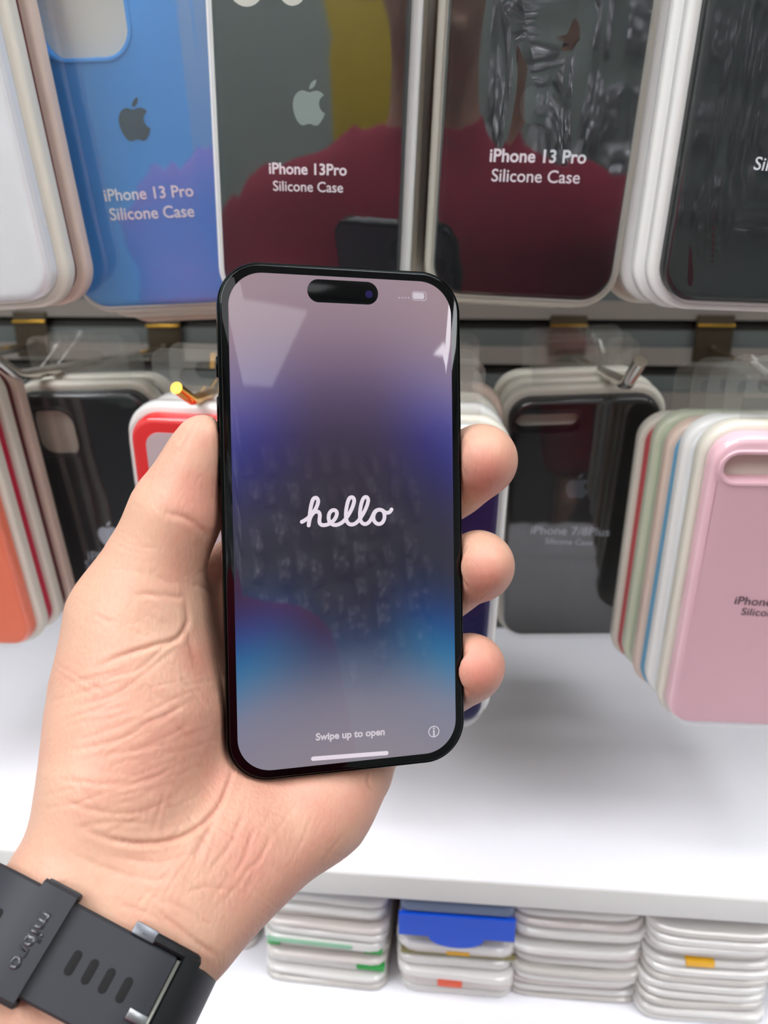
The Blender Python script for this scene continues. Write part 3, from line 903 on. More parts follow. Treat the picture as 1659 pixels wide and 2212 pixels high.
def sdf_grid(fn, lo, hi, h, coarse=6):
    """sparse evaluation on a regular grid -> f, origin"""
    n = np.ceil((np.array(hi) - np.array(lo)) / h / coarse).astype(int)
    N = n * coarse
    cc = [lo[i] + h * coarse * (np.arange(n[i]) + 0.5) - h * 0.5 for i in range(3)]
    G = np.stack(np.meshgrid(*cc, indexing='ij'), -1).reshape(-1, 3).astype(np.float32)
    d = np.concatenate([fn(g) for g in np.array_split(G, max(1, len(G) // 200000 + 1))])
    f = np.repeat(np.repeat(np.repeat(d.reshape(n), coarse, 0), coarse, 1), coarse, 2).astype(np.float32)
    act = np.argwhere(np.abs(d.reshape(n)) < h * coarse * 1.25)
    off = np.stack(np.meshgrid(*[np.arange(coarse)] * 3, indexing='ij'), -1).reshape(-1, 3)
    for ch in np.array_split(act, max(1, len(act) // 1500 + 1)):
        if len(ch) == 0: continue
        idx = (ch[:, None, :] * coarse + off[None]).reshape(-1, 3)
        P = (np.array(lo) + idx * h).astype(np.float32)
        f[idx[:, 0], idx[:, 1], idx[:, 2]] = fn(P)
    return f


def surface_nets(f, lo, h):
    s = f < 0
    nx, ny, nz = f.shape
    def c(i, j, k, A): return A[i:nx - 1 + i, j:ny - 1 + j, k:nz - 1 + k]
    cnt = sum(c(i, j, k, s).astype(np.int8) for i in (0, 1) for j in (0, 1) for k in (0, 1))
    cells = np.argwhere((cnt > 0) & (cnt < 8))
    idx = -np.ones((nx - 1, ny - 1, nz - 1), np.int32); idx[tuple(cells.T)] = np.arange(len(cells))
    acc = np.zeros((len(cells), 3)); m = np.zeros(len(cells))
    corners = [(i, j, k) for i in (0, 1) for j in (0, 1) for k in (0, 1)]
    for a in corners:
        for ax in range(3):
            if a[ax]: continue
            b = list(a); b[ax] = 1
            fa = f[tuple((cells + a).T)]; fb = f[tuple((cells + b).T)]
            x = (fa < 0) != (fb < 0)
            t = np.where(x, fa / np.where(x, fa - fb, 1), 0)
            p = np.array(a, float)[None] + t[:, None] * (np.array(b) - np.array(a))[None]
            acc += np.where(x[:, None], p, 0); m += x
    V = np.array(lo) + (cells + acc / m[:, None]) * h
    quads = []
    for ax in range(3):
        A = [slice(None)] * 3; B = [slice(None)] * 3
        A[ax] = slice(0, -1); B[ax] = slice(1, None)
        x = s[tuple(A)] != s[tuple(B)]
        e = np.argwhere(x)
        o1, o2 = [(1, 2), (2, 0), (0, 1)][ax]
        ok = (e[:, o1] > 0) & (e[:, o2] > 0) & (e[:, o1] < f.shape[o1] - 1) & (e[:, o2] < f.shape[o2] - 1)
        e = e[ok]
        d1 = np.zeros(3, int); d1[o1] = 1; d2 = np.zeros(3, int); d2[o2] = 1
        q = np.stack([idx[tuple((e - d1 - d2).T)], idx[tuple((e - d2).T)], idx[tuple(e.T)], idx[tuple((e - d1).T)]], 1)
        inside = s[tuple(e.T)]
        q = np.where(inside[:, None], q, q[:, ::-1])
        quads.append(q)
    Q = np.concatenate(quads)
    return V, Q[(Q >= 0).all(1)]


def grad(fn, V, e):
    g = np.zeros_like(V)
    for i in range(3):
        d = np.zeros(3); d[i] = e
        g[:, i] = fn((V + d).astype(np.float32)) - fn((V - d).astype(np.float32))
    return g / (np.linalg.norm(g, axis=1, keepdims=True) + 1e-12)


def build_sdf(fn, lo, hi, h, newton=2, coarse=6):
    f = sdf_grid(fn, lo, hi, h, coarse)
    V, Q = surface_nets(f, lo, h)
    for _ in range(newton):
        d = np.clip(fn(V.astype(np.float32)), -h, h)
        V = V - grad(fn, V, h * .5) * d[:, None]
    return V, Q


def mesh_np(name, V, Q):
    me = bpy.data.meshes.new(name)
    me.vertices.add(len(V)); me.vertices.foreach_set('co', np.ascontiguousarray(V, np.float32).ravel())
    me.loops.add(Q.size); me.loops.foreach_set('vertex_index', np.ascontiguousarray(Q, np.int32).ravel())
    me.polygons.add(len(Q)); me.polygons.foreach_set('loop_start', np.arange(len(Q), dtype=np.int32) * 4)
    me.update(calc_edges=True); me.validate()
    return me


# ---- hand, in camera space millimetres
def U(px, py, d): return ((px - CX) / F * d, (CY - py) / F * d, -d)
def cone(P, a, b):
    """a,b = (px, py, depth mm, radius px)"""
    return seg_cone(P, U(*a[:3]), U(*b[:3]), a[3] * a[2] / F, b[3] * b[2] / F)


def chain(P, pts, k):
    d = None
    for a, b in zip(pts[:-1], pts[1:]):
        q = cone(P, a, b); d = q if d is None else smin(d, q, k)
    return d


ELB = np.array((-175., -300., -60.)); WRI = np.array(U(235, 1985, 203))
CROSS = np.array((.88, -.47, 0.)); CROSS /= np.linalg.norm(CROSS)
AX = (ELB - WRI) / np.linalg.norm(ELB - WRI)           # wrist -> elbow
CROSS = CROSS - AX * (CROSS @ AX); CROSS /= np.linalg.norm(CROSS)
PMc = np.array(M.inverted() @ PM)                       # phone pose in camera space (m)
PRc = PMc[:3, :3]; PTc = PMc[:3, 3] * 1000


def phone_sdf(P):
    q = (P - PTc.astype(np.float32)) @ PRc.astype(np.float32)
    x = np.abs(q[:, 0]) - (PW * 500 - PR * 1000); y = np.abs(q[:, 1]) - (PH_ * 500 - PR * 1000)
    xy = np.sqrt(np.maximum(x, 0) ** 2 + np.maximum(y, 0) ** 2) + np.minimum(np.maximum(x, y), 0) - PR * 1000
    z = np.abs(q[:, 2] + PT * 500) - (PT * 500 + .15)
    return np.maximum(xy, z)


def hand_sdf(P):
    f1 = seg_cone(P, WRI - CROSS * 11.7, ELB - CROSS * 20, 18.0, 26.0)
    f2 = seg_cone(P, WRI + CROSS * 11.7, ELB + CROSS * 20, 18.0, 26.0)
    d = smin(f1, f2, 12)
    k = 11.0
    for a, b in (((270, 1955, 207, 112), (435, 1370, 247, 88)), ((290, 1960, 207, 110), (560, 1440, 254, 86)), ((330, 1970, 208, 105), (660, 1530, 256, 84)),
                 ((370, 1980, 209, 100), (750, 1640, 251, 82)),
                 ((428, 1985, 207, 98), (690, 1735, 240, 100)), ((690, 1735, 240, 100), (762, 1655, 247, 74)),
                 ((330, 1900, 208, 125), (470, 1800, 224, 120)),
                 ((200, 1850, 206, 112), (245, 1700, 212, 136)), ((245, 1700, 212, 136), (296, 1530, 224, 166)), ((296, 1530, 224, 166), (304, 1350, 228, 130))):
        d = smin(d, cone(P, a, b), k)
    th = chain(P, [(290, 1450, 226, 130), (300, 1335, 227, 128), (336, 1215, 225, 90), (385, 1098, 223, 84), (424, 990, 221, 51), (440, 945, 220, 46)], 9)
    d = smin(d, th, 9)
    d = smin(d, chain(P, [(435, 1368, 246, 86), (515, 1250, 250, 78), (650, 1090, 252, 66), (770, 1010, 250, 60), (850, 970, 248, 52)], 5), 4)
    d = smin(d, chain(P, [(560, 1435, 254, 82), (800, 1185, 258, 76), (982, 1028, 250, 77), (1040, 994, 241, 69), (1048, 990, 236, 60)], 6), 4)
    d = smin(d, chain(P, [(655, 1525, 256, 80), (860, 1370, 260, 72), (985, 1245, 252, 66), (1036, 1222, 241, 67), (1050, 1220, 235, 53)], 6), 3)
    d = smin(d, chain(P, [(740, 1640, 252, 76), (890, 1545, 257, 62), (985, 1460, 249, 61), (1018, 1440, 243, 62), (1024, 1438, 240, 58)], 6), 3)
    d = smax(d, -phone_sdf(P), 2.0)
    # end of the forearm, under the sleeve
    d = np.maximum(d, ((P - (WRI + (ELB - WRI) * .55).astype(np.float32)) @ AX.astype(np.float32)))
    return d


HV, HQ = build_sdf(hand_sdf, (-150, -250, -280), (55, 40, -120), 0.6)

# creases: polylines on the palm (pixels), pressed into the surface from the palm side
CREASES = [
    ([(507, 1650), (492, 1700), (468, 1748), (430, 1786), (380, 1812), (320, 1822), (250, 1816), (165, 1786)], 1.5, 1.5),
    ([(470, 1760), (440, 1815), (420, 1860)], .7, 2.2),
    ([(398, 1290), (405, 1330), (402, 1352), (380, 1380), (330, 1396), (260, 1418), (200, 1446)], 1.1, 1.5),
    ([(402, 1352), (412, 1390), (424, 1440)], .45, 2.4),
    ([(449, 1162), (430, 1138), (400, 1120), (345, 1104)], .6, 2.0),
    ([(405, 1288), (370, 1290), (320, 1284), (285, 1288)], .35, 1.8),
    ([(400, 1372), (350, 1402), (290, 1450), (160, 1475)], .45, 1.3), ([(385, 1395), (330, 1440), (250, 1500), (140, 1530)], .35, 1.4),
    ([(430, 1500), (330, 1565), (230, 1605), (130, 1625)], .35, 1.4), ([(420, 1560), (320, 1610), (200, 1640)], .25, 1.4), ([(410, 1640), (300, 1690), (180, 1690), (115, 1680)], .35, 1.5),
    ([(400, 1710), (300, 1755), (200, 1750), (130, 1725)], .4, 1.4), ([(250, 1850), (340, 1862), (420, 1840)], .45, 1.5), ([(160, 1790), (240, 1775), (330, 1780)], .35, 1.2),
    ([(390, 1890), (330, 1900), (240, 1880), (150, 1840)], .3, 1.6),
    ([(335, 1965), (380, 2000), (430, 2040), (470, 2066)], .7, 1.5), ([(345, 1940), (400, 1965), (470, 2010)], .35, 1.5), ([(250, 1950), (320, 1975), (400, 2030)], .3, 1.5),
    ([(450, 1885), (500, 1820), (530, 1740)], .35, 1.5), ([(495, 1905), (530, 1850), (548, 1780)], .3, 1.4), ([(520, 1890), (565, 1850), (590, 1790)], .25, 1.4), ([(400, 1930), (450, 1915), (520, 1930)], .3, 1.5),
    ([(800, 1662), (796, 1690), (806, 1706)], .8, 1.2), ([(412, 1262), (440, 1270), (476, 1290)], .5, 1.3), ([(425, 1240), (450, 1228), (478, 1218)], .3, 1.2),
    ([(385, 985), (398, 958), (412, 930), (426, 905)], .8, 1.0),
]


def seg_dist2(px, a, b):
    ba = b - a; pa = px - a
    h = np.clip((pa @ ba) / (ba @ ba), 0, 1)
    return np.sqrt(((pa - h[:, None] * ba) ** 2).sum(1))


rc = random.Random(3)
for _ in range(46):                                      # fine palm lines in two crossing families
    x, y = rc.uniform(130, 470), rc.uniform(1440, 1800); Lh = rc.uniform(35, 85); a = rc.uniform(-.55, -.15) if rc.random() < .65 else rc.uniform(.5, 1.0)
    CREASES.append(([(x - Lh * math.cos(a), y - Lh * math.sin(a)), (x, y + rc.uniform(-6, 6)), (x + Lh * math.cos(a), y + Lh * math.sin(a))], .22, 1.0))
for _ in range(34):
    x, y = rc.uniform(300, 720), rc.uniform(1740, 1990); Lh = rc.uniform(30, 75); a = rc.uniform(-1.3, -.7) if rc.random() < .6 else rc.uniform(.3, .7)
    CREASES.append(([(x - Lh * math.cos(a), y - Lh * math.sin(a)), (x, y + rc.uniform(-5, 5)), (x + Lh * math.cos(a), y + Lh * math.sin(a))], .2, 1.0))
for _ in range(14):
    x, y = rc.uniform(230, 420), rc.uniform(1130, 1400); Lh = rc.uniform(20, 50); a = rc.uniform(.1, .6)
    CREASES.append(([(x - Lh * math.cos(a), y - Lh * math.sin(a)), (x, y + rc.uniform(-4, 4)), (x + Lh * math.cos(a), y + Lh * math.sin(a))], .16, 1.0))
HN = grad(hand_sdf, HV, .5)
hpx = np.stack([CX + F * HV[:, 0] / -HV[:, 2], CY - F * HV[:, 1] / -HV[:, 2]], 1)
front = HN[:, 2] > -0.25
disp = np.zeros(len(HV))
for pts, dep, wid in CREASES:
    P3 = smooth_path([(a, b, 0) for a, b in pts], 6)
    L = np.array([(p.x, p.y) for p in P3]); dm = np.full(len(HV), 1e9)
    sel = front & (hpx[:, 0] > L[:, 0].min() - 40) & (hpx[:, 0] < L[:, 0].max() + 40) & (hpx[:, 1] > L[:, 1].min() - 40) & (hpx[:, 1] < L[:, 1].max() + 40)
    q = hpx[sel]; dd = np.full(len(q), 1e9); fade = np.zeros(len(q))
    for i in range(len(L) - 1):
        d_ = seg_dist2(q, L[i], L[i + 1]); u_ = (i + .5) / (len(L) - 1)
        fade = np.where(d_ < dd, min(1.0, min(u_, 1 - u_) / .22), fade); dd = np.minimum(dd, d_)
    wid = wid * .72; dep = dep * .55
    mm = dd * (-HV[sel, 2]) / F
    disp[sel] -= dep * fade * (np.exp(-(mm / (wid * .55)) ** 2) - .22 * np.exp(-((mm - wid * 1.5) / (wid * .9)) ** 2))
HV2 = HV + HN * disp[:, None]
# skin flush (pink) and sallow weights: fleshy pads are redder than the wrist and the outer thumb
flush = np.zeros(len(HV))
for (x, y, r, a) in ((330, 1600, 170, .42), (560, 1850, 160, .42), (430, 1080, 75, .75), (1050, 1030, 70, .8), (1050, 1250, 60, .7), (1045, 1450, 60, .95), (430, 1420, 60, .55), (700, 1720, 110, .4), (470, 1700, 60, .4), (380, 1250, 60, .3), (450, 960, 40, .45), (590, 1700, 80, .35)):
    flush = np.maximum(flush, a * np.exp(-((hpx[:, 0] - x) ** 2 + (hpx[:, 1] - y) ** 2) / r ** 2))
flush = np.clip(flush + np.clip(-disp * .4, 0, .35), 0, 1)
HW = (HV2 / 1000) @ RC.T + O

# ---- the rest of the body, metres, camera-relative
EW0 = (ELB / 1000) @ RC.T; WW0 = (WRI / 1000) @ RC.T
SHL = np.array((-.19, -.30, -.13)); SHR = np.array((.19, -.31, -.13))
RE = np.array((.255, -.34, -.42)); RW = np.array((.265, -.24, -.66))


SHX = np.array((.03, 0, 0), np.float32)


def body_sdf(P):
    P = P + SHX
    EW, WW = EW0 + SHX, WW0 + SHX
    cuff = WW + (EW - WW) * .5
    d = seg_cone(P, cuff, EW, .030, .042); d = smin(d, seg_cone(P, EW, SHL, .042, .055), .03)
    for c, r in (((0, -.33, -.24), (.175, .105, .24)), ((0, -.325, -.45), (.165, .11, .2)), ((0, -.33, -.6), (.175, .115, .13))): d = smin(d, ellip(P, c, r), .06)
    d = smin(d, seg_cone(P, SHL + (.03, 0, .02), SHR + (-.03, 0, .02), .06, .06), .06)
    d = smin(d, seg_cone(P, (0, -.34, -.10), (0, -.325, .06), .062, .055), .04)
    hd = ellip(P, (0, -.33, .175), (.076, .098, .112)); hd = smin(hd, ellip(P, (0, -.295, .10), (.052, .06, .055)), .03)
    hd = smin(hd, seg_cone(P, (0, -.236, .17), (0, -.218, .135), .010, .016), .012)
    for sx in (-1, 1):
        hd = smin(hd, ellip(P, (sx * .078, -.335, .155), (.012, .022, .034)), .008)
        hd = smax(hd, -ellip(P, (sx * .031, -.226, .168), (.018, .012, .010)), .01)
        hd = smin(hd, ellip(P, (sx * .031, -.241, .167), (.013, .012, .011)), .003)
    hd = smin(hd, ellip(P, (0, -.232, .094), (.026, .010, .010)), .008)
    d = smin(d, hd, .02)
    d = smin(d, seg_cone(P, SHR, RE, .055, .04), .04); d = smin(d, seg_cone(P, RE, RW, .04, .027), .02)
    d = smin(d, ellip(P, RW + (0, .02, -.055), (.018, .042, .05)), .02)
    for i, L in enumerate((.066, .076, .072, .056)):
        a = RW + (0, .05 - i * .020, -.085); d = smin(d, seg_cone(P, a, a + (-.006, .006, -L), .0105, .008), .005)
    d = smin(d, seg_cone(P, RW + (0, .05, -.03), RW + (-.012, .085, -.085), .014, .009), .012)
    for sx in (-1, 1):
        d = smin(d, seg_cone(P, (sx * .09, -.33, -.62), (sx * .10, -.31, -.98), .088, .058), .04)
        d = smin(d, seg_cone(P, (sx * .10, -.31, -.98), (sx * .10, -.34, -1.36), .058, .040), .03)
        d = smin(d, seg_cone(P, (sx * .10, -.35, -1.385), (sx * .115, -.19, -1.39), .034, .028), .02)
    return d


BV, BQ = build_sdf(body_sdf, (-.39, -.50, -1.44), (.29, .06, .32), .008, newton=1)
BW = BV + O
PERSON = np.array((-.03, -.32, 0.0))
me = mesh_np('body', np.concatenate([HW, BW]) - PERSON, np.concatenate([HQ, BQ + len(HW)]))
ca = me.color_attributes.new('flush', 'FLOAT_COLOR', 'POINT')
fl = np.concatenate([flush, np.full(len(BW), .15)])
arr = np.ones((len(fl), 4), np.float32); arr[:, 0] = fl; arr[:, 1] = fl; arr[:, 2] = fl
ca.data.foreach_set('color', arr.ravel())


def skin_material():
    m = bpy.data.materials.new('skin'); m.use_nodes = True
    nt = m.node_tree; b = nt.nodes['Principled BSDF']; Lk = nt.links.new
    tc = nt.nodes.new('ShaderNodeTexCoord')
    at_ = nt.nodes.new('ShaderNodeAttribute'); at_.attribute_name = 'flush'
    n1 = nt.nodes.new('ShaderNodeTexNoise'); n1.inputs['Scale'].default_value = 55; n1.inputs['Detail'].default_value = 5; n1.inputs['Roughness'].default_value = .6
    Lk(tc.outputs['Object'], n1.inputs['Vector'])
    ml = nt.nodes.new('ShaderNodeMapRange'); Lk(n1.outputs['Fac'], ml.inputs[0]); ml.inputs[1].default_value = .3; ml.inputs[2].default_value = .7; ml.inputs[3].default_value = -.22; ml.inputs[4].default_value = .28
    ad = nt.nodes.new('ShaderNodeMath'); ad.operation = 'ADD'; ad.use_clamp = True; Lk(at_.outputs['Fac'], ad.inputs[0]); Lk(ml.outputs[0], ad.inputs[1])
    mx = nt.nodes.new('ShaderNodeMix'); mx.data_type = 'RGBA'; Lk(ad.outputs[0], mx.inputs[0])
    mx.inputs[6].default_value = (*lin((218, 174, 148)), 1); mx.inputs[7].default_value = (*lin((208, 134, 118)), 1)
    Lk(mx.outputs[2], b.inputs['Base Color'])
    b.inputs['Roughness'].default_value = .46; b.inputs['Specular IOR Level'].default_value = .4
    b.inputs['Subsurface Weight'].default_value = .25; b.inputs['Subsurface Radius'].default_value = (1, .35, .2); b.inputs['Subsurface Scale'].default_value = .0028
    # fine skin lines
    v = nt.nodes.new('ShaderNodeTexVoronoi'); v.feature = 'DISTANCE_TO_EDGE'; v.inputs['Scale'].default_value = 620
    mp = nt.nodes.new('ShaderNodeMapping'); mp.inputs['Scale'].default_value = (1.0, .8, .45); mp.inputs['Rotation'].default_value = (.2, .5, .3)
    Lk(tc.outputs['Object'], mp.inputs[0]); Lk(mp.outputs[0], v.inputs['Vector'])
    n2 = nt.nodes.new('ShaderNodeTexNoise'); n2.inputs['Scale'].default_value = 260; n2.inputs['Detail'].default_value = 4; Lk(mp.outputs[0], n2.inputs['Vector'])
    s = nt.nodes.new('ShaderNodeMath'); s.operation = 'MULTIPLY_ADD'; Lk(v.outputs['Distance'], s.inputs[0]); s.inputs[1].default_value = .8; Lk(n2.outputs['Fac'], s.inputs[2])
    bp = nt.nodes.new('ShaderNodeBump'); bp.inputs['Strength'].default_value = .35; bp.inputs['Distance'].default_value = .0006
    Lk(s.outputs[0], bp.inputs['Height']); Lk(bp.outputs['Normal'], b.inputs['Normal'])
    return m


person = empty('person', Matrix.Translation(PERSON), 'person in a maroon sweater whose left hand holds up the smartphone, palm forward', 'person')
link('body', me, skin_material(), person, 0)


def sweater_sdf(P):
    P = P + SHX
    EW, WW = EW0 + SHX, WW0 + SHX
    d = seg_cone(P, WW + (EW - WW) * .5, EW, .041, .052); d = smin(d, seg_cone(P, EW, SHL, .052, .066), .03)
    for c, r in (((-.015, -.33, -.24), (.215, .122, .25)), ((-.01, -.325, -.45), (.195, .126, .21)), ((0, -.33, -.58), (.19, .128, .12))): d = smin(d, ellip(P, c, r), .06)
    d = smin(d, seg_cone(P, SHL + (.03, 0, .02), SHR + (-.03, 0, .02), .07, .07), .06)
    d = smin(d, seg_cone(P, (0, -.335, -.08), (0, -.328, -.015), .075, .068), .03)
    d = smin(d, seg_cone(P, SHR, RE, .066, .05), .04); d = smin(d, seg_cone(P, RE, RE + (RW - RE) * .93, .05, .038), .02)
    d = np.maximum(d, P[:, 2] * 1 + .0); d = np.maximum(d, -.66 - P[:, 2])
    return np.maximum(d, (P - (WW + (EW - WW) * .46).astype(np.float32)) @ ((WW - EW) / np.linalg.norm(WW - EW)).astype(np.float32))


SV, SQ = build_sdf(sweater_sdf, (-.40, -.52, -.70), (.30, .08, .03), .008, newton=1)
link('sweater', mesh_np('sweater', SV + O - PERSON, SQ), mat('maroon_knit', (190, 42, 80), rough=.85, noise_amt=.15, noise_scale=60, bump=.3, bump_scale=500), person, 0)


def trouser_sdf(P):
    P = P + SHX
    d = ellip(P, (0, -.33, -.61), (.187, .126, .14))
    for sx in (-1, 1):
        d = smin(d, seg_cone(P, (sx * .09, -.33, -.62), (sx * .10, -.31, -.98), .100, .072), .04)
        d = smin(d, seg_cone(P, (sx * .10, -.31, -.98), (sx * .10, -.34, -1.37), .072, .060), .03)
    return np.maximum(np.maximum(d, P[:, 2] + .62), -1.375 - P[:, 2])


TV, TQ = build_sdf(trouser_sdf, (-.31, -.50, -1.42), (.19, -.15, -.58), .008, newton=1)
link('trousers', mesh_np('trousers', TV + O - PERSON, TQ), mat('dark_denim', (40, 44, 58), rough=.8), person, 0)


def hair_sdf(P):
    P = P + SHX
    d = ellip(P, (0, -.342, .192), (.084, .104, .112))
    return smax(d, -ellip(P, (0, -.25, .13), (.075, .085, .10)), .015)


RV, RQ = build_sdf(hair_sdf, (-.17, -.47, .05), (.05, -.20, .33), .006, newton=1)
link('hair', mesh_np('hair', RV + O - PERSON, RQ), mat('black_hair', (24, 20, 18), rough=.5), person, 0)

# ------------------------------------------------------------------ wrist watch
WC = np.array(U(183, 2083, 0)) ; 
tW = .12
WCc = WRI + (ELB - WRI) * 0.0
# centre of the strap on the forearm axis: the axis point that projects next to the strap's centre line
best = min(np.linspace(0, .5, 200), key=lambda t: abs((lambda p: ((CX + F * p[0] / -p[2]) - 183) * (-.5) + ((CY - F * p[1] / -p[2]) - 2083) * .86)(WRI + (ELB - WRI) * t)))
WCc = WRI + (ELB - WRI) * best
ZW = np.cross(CROSS, -AX)                                # towards the viewer
Wm = Matrix([[*(RC @ np.array([CROSS[i], -AX[i], ZW[i]])) , 0] for i in range(3)] + [[0, 0, 0, 1]])
Rw = RC @ np.stack([CROSS, -AX, ZW], 1)
Wm = Matrix([[*Rw[i], ((WCc / 1000) @ RC.T + O)[i]] for i in range(3)] + [[0, 0, 0, 1]])
watch = empty('wrist_watch', Wm, 'black sport watch strap with keeper loop and pin buckle around the wrist', 'watch')
RUB = mat('black_rubber', (46, 49, 54), rough=.55, spec=.4); RUB2 = mat('dark_rubber', (30, 32, 36), rough=.5); HOLE = mat('strap_hole_dark', (8, 8, 9), rough=.8)
HB = .0117 + .0018 * best * 2; RB = .0180 + .008 * best


def stad(s, off):
    """point on the wrist section at arc length s (0 = front middle, + towards the right), offset outward"""
    R = RB + off; L = HB; half = math.pi * R
    per = 4 * L + 2 * half; sgn = 1 if s >= 0 else -1; a = abs(s)
    k = a
    if k <= L: x, z = k, R; nx, nz = 0, 1
    else:
        th = (k - L) / RB
        if th <= math.pi: x, z = L + R * math.sin(th), R * math.cos(th); nx, nz = math.sin(th), math.cos(th)
        else: x, z = L - (th - math.pi) * RB, -R; nx, nz = 0, -1
    return Vector((sgn * x, 0, z)), Vector((sgn * nx, 0, nz))


def band(name, s0, s1, wdt, off, th, m, round0=0.0, round1=0.0, n=90, par=None, y0=0.0, edge=.0006):
    rings = []
    for i in range(n + 1):
        s = s0 + (s1 - s0) * i / n
        hw = wdt / 2
        if round0 and s - s0 < round0: hw = max(.0006, hw * math.sqrt(max(0, 1 - ((round0 - (s - s0)) / round0) ** 2)))
        if round1 and s1 - s < round1: hw = max(.0006, hw * math.sqrt(max(0, 1 - ((round1 - (s1 - s)) / round1) ** 2)))
        a, nn = stad(s, off); b = a + nn * th
        e = min(edge, th * .4)
        ring = [a + Vector((0, y0 - hw, 0)), a + nn * (th - e) + Vector((0, y0 - hw, 0)), b + Vector((0, y0 - hw + e, 0)), b + Vector((0, y0 + hw - e, 0)), a + nn * (th - e) + Vector((0, y0 + hw, 0)), a + Vector((0, y0 + hw, 0))]
        rings.append([tuple(p) for p in ring])
    V, Fc = loft(rings)
    me = mesh_from(name, V, Fc); bm = bmesh.new(); bm.from_mesh(me); bmesh.ops.recalc_face_normals(bm, faces=bm.faces); bm.to_mesh(me); bm.free()
    return link(name, me, m, par or watch, 40)


halfper = HB + math.pi * RB + HB
band('inner_strap', -halfper * .98, halfper * .98, .0215, .0003, .0022, RUB2, n=140)
ov = band('outer_strap', -.040, .0185, .0211, .0027, .0023, RUB, round0=.012)
for k, s in enumerate((-.0200, -.0008, .0036, .0080, .0124)):
    p, nn = stad(s, .0027 + .0023)
    V, Fc = slab(.0021, .0054, .00105, -.0004, .00012, e=.0001)
    ang = math.atan2(nn.x, nn.z)
    o = link('strap_hole', mesh_from('strap_hole', V, Fc), HOLE, ov); o.matrix_local = Matrix.Translation(p) @ Matrix.Rotation(ang, 4, 'Y')
for k, s in enumerate((.0285, .0312, .0340)):
    p, nn = stad(s, .0003 + .0022)
    V, Fc = slab(.0014, .0054, .0007, -.0004, .00012, e=.0001)
    o = link('strap_hole', mesh_from('strap_hole', V, Fc), HOLE, watch); o.matrix_local = Matrix.Translation(p + Vector((0, -.004, 0))) @ Matrix.Rotation(math.atan2(nn.x, nn.z), 4, 'Y')
kp = band('keeper_loop', -.0152, -.0075, .0245, .0049, .0021, RUB, n=16, edge=.0011)
for sy in (-1, 1):
    bv = bevel_box('keeper_side', -.0043, .0043, -.0009, .0009, -.0055, .0012, .0005, RUB2, kp)
    p, nn = stad(-.01135, .0049); bv.matrix_local = Matrix.Translation(p + Vector((0, sy * .0118, 0))) @ Matrix.Rotation(math.atan2(nn.x, nn.z), 4, 'Y')
p, nn = stad(-.01135, .0049 + .0021)
tm = extrude_mesh(text_mesh('mibro', .0125, bold=.03), .00018)
o = link('keeper_lettering', tm, mat('raised_gloss_rubber', (60, 62, 68), rough=.15, coat=1.0), kp, 0)
o.matrix_local = Matrix.Translation(p) @ Matrix.Rotation(math.atan2(nn.x, nn.z), 4, 'Y') @ Matrix.Rotation(-math.pi / 2, 4, 'Z')
# buckle: frame around the strap on the right, with a pin
BUCK = mat('black_buckle', (26, 28, 30), rough=.3)
fr = []
for (sa, sb, y0, wd_) in ((.0100, .0224, .0119, .0024), (.0100, .0224, -.0119, .0024)):
    band('buckle_arm', sa, sb, wd_, .0018, .0040, BUCK, y0=y0, n=16)
band('buckle_bar', .0196, .0232, .0258, .0024, .0036, BUCK, n=8, edge=.0012)
bar = [stad(.0190, .0052)[0] + Vector((0, y, 0)) for y in (-.0100, 0, .0100)]
link('buckle_pin_bar', mesh_from('buckle_pin_bar', *tube_vf(bar, .0005, 10)), CHROME, watch)
p, nn = stad(.0170, .0052)
o = bevel_box('buckle_pin', -.0030, .0022, -.0012, .0012, -.0006, .0008, .0003, mat('satin_steel', (190, 192, 194), rough=.3, metal=1), watch)
o.matrix_local = Matrix.Translation(p + Vector((0, -.0035, 0))) @ Matrix.Rotation(math.atan2(nn.x, nn.z), 4, 'Y')
p, nn = stad(.0105, .0052)
o = bevel_box('buckle_knob', -.0030, .0030, -.0014, .0014, -.003, .0006, .0004, mat('grey_metal', (120, 124, 130), rough=.35, metal=.6), watch)
o.matrix_local = Matrix.Translation(p + Vector((0, .0119, 0))) @ Matrix.Rotation(math.atan2(nn.x, nn.z), 4, 'Y')

# ------------------------------------------------------------------ display behind the photographer, seen in the reflections
BAGM = mat('bag_gloss', (225, 227, 232), rough=.09, metal=.45, coat=1.0)
bagme = None


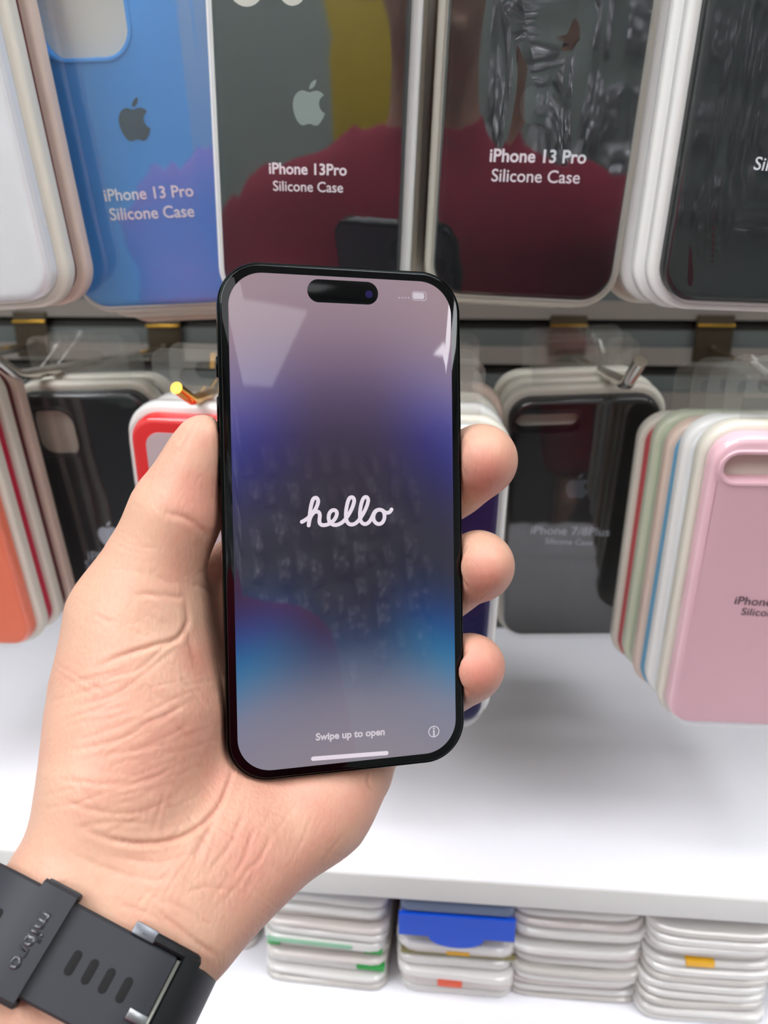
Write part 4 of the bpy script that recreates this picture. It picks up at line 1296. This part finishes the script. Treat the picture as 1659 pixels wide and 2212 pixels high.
def bag_mesh(seed):
    nx, ny = 16, 22; V = []; Fc = []
    for j in range(ny + 1):
        for i in range(nx + 1):
            x = (i / nx - .5); y = j / ny - .5
            z = .018 * math.sqrt(max(0, (1 - (2 * x) ** 4) * (1 - (2 * y) ** 4))) + .016 * noise.noise(Vector((x * 6, y * 7, seed))) + .008 * noise.noise(Vector((x * 15, y * 17, seed + 4)))
            V.append((x * .12, z, y * .17))
    m_ = len(V); V += [(v[0], -.004, v[2]) for v in V]
    W1 = nx + 1
    for j in range(ny):
        for i in range(nx):
            a = j * W1 + i
            Fc.append((a, a + W1, a + W1 + 1, a + 1)); Fc.append((m_ + a, m_ + a + 1, m_ + a + W1 + 1, m_ + a + W1))
    border = [i for i in range(nx)] + [j * W1 + nx for j in range(ny)] + [ny * W1 + i for i in range(nx, 0, -1)] + [j * W1 for j in range(ny, 0, -1)]
    for q in range(len(border)):
        a, b = border[q], border[(q + 1) % len(border)]
        Fc.append((a, b, m_ + b, m_ + a))
    return mesh_from('glossy_bag', V, Fc)


bags = [bag_mesh(s) for s in (1.3, 5.1, 9.7)]
for b_ in bags:
    b_.materials.append(BAGM)
    for p_ in b_.polygons: p_.use_smooth = True
rb = random.Random(11)
for n_ in range(91):
    c_, r_ = n_ % 13, n_ // 13
    o = bpy.data.objects.new('glossy_bag', bags[rb.randrange(3)]); COL.objects.link(o)
    o.location = (.22 + c_ * .165 + rb.uniform(-.035, .035), RY0 + .012 + .046 * ((r_ + c_) % 3), 1.12 + r_ * .205 + rb.uniform(-.05, .05))
    o.rotation_euler = (rb.uniform(-.12, .12), rb.uniform(-.25, .25), rb.uniform(-.15, .15)); s_ = rb.uniform(.75, 1.15); o.scale = (s_ * rb.uniform(.6, 1.0), 1.0, s_)
    tag(o, 'glossy clear accessory bag on the wall behind the photographer', 'bag', 'accessory bags on the opposite wall')

o = bevel_box('yellow_banner', -.46, -.16, RY0 + .0005, RY0 + .012, 1.16, 1.66, .001, mat('yellow_board', (246, 212, 36), rough=.5))
tag(o, 'plain yellow board on the wall behind the photographer', 'board')
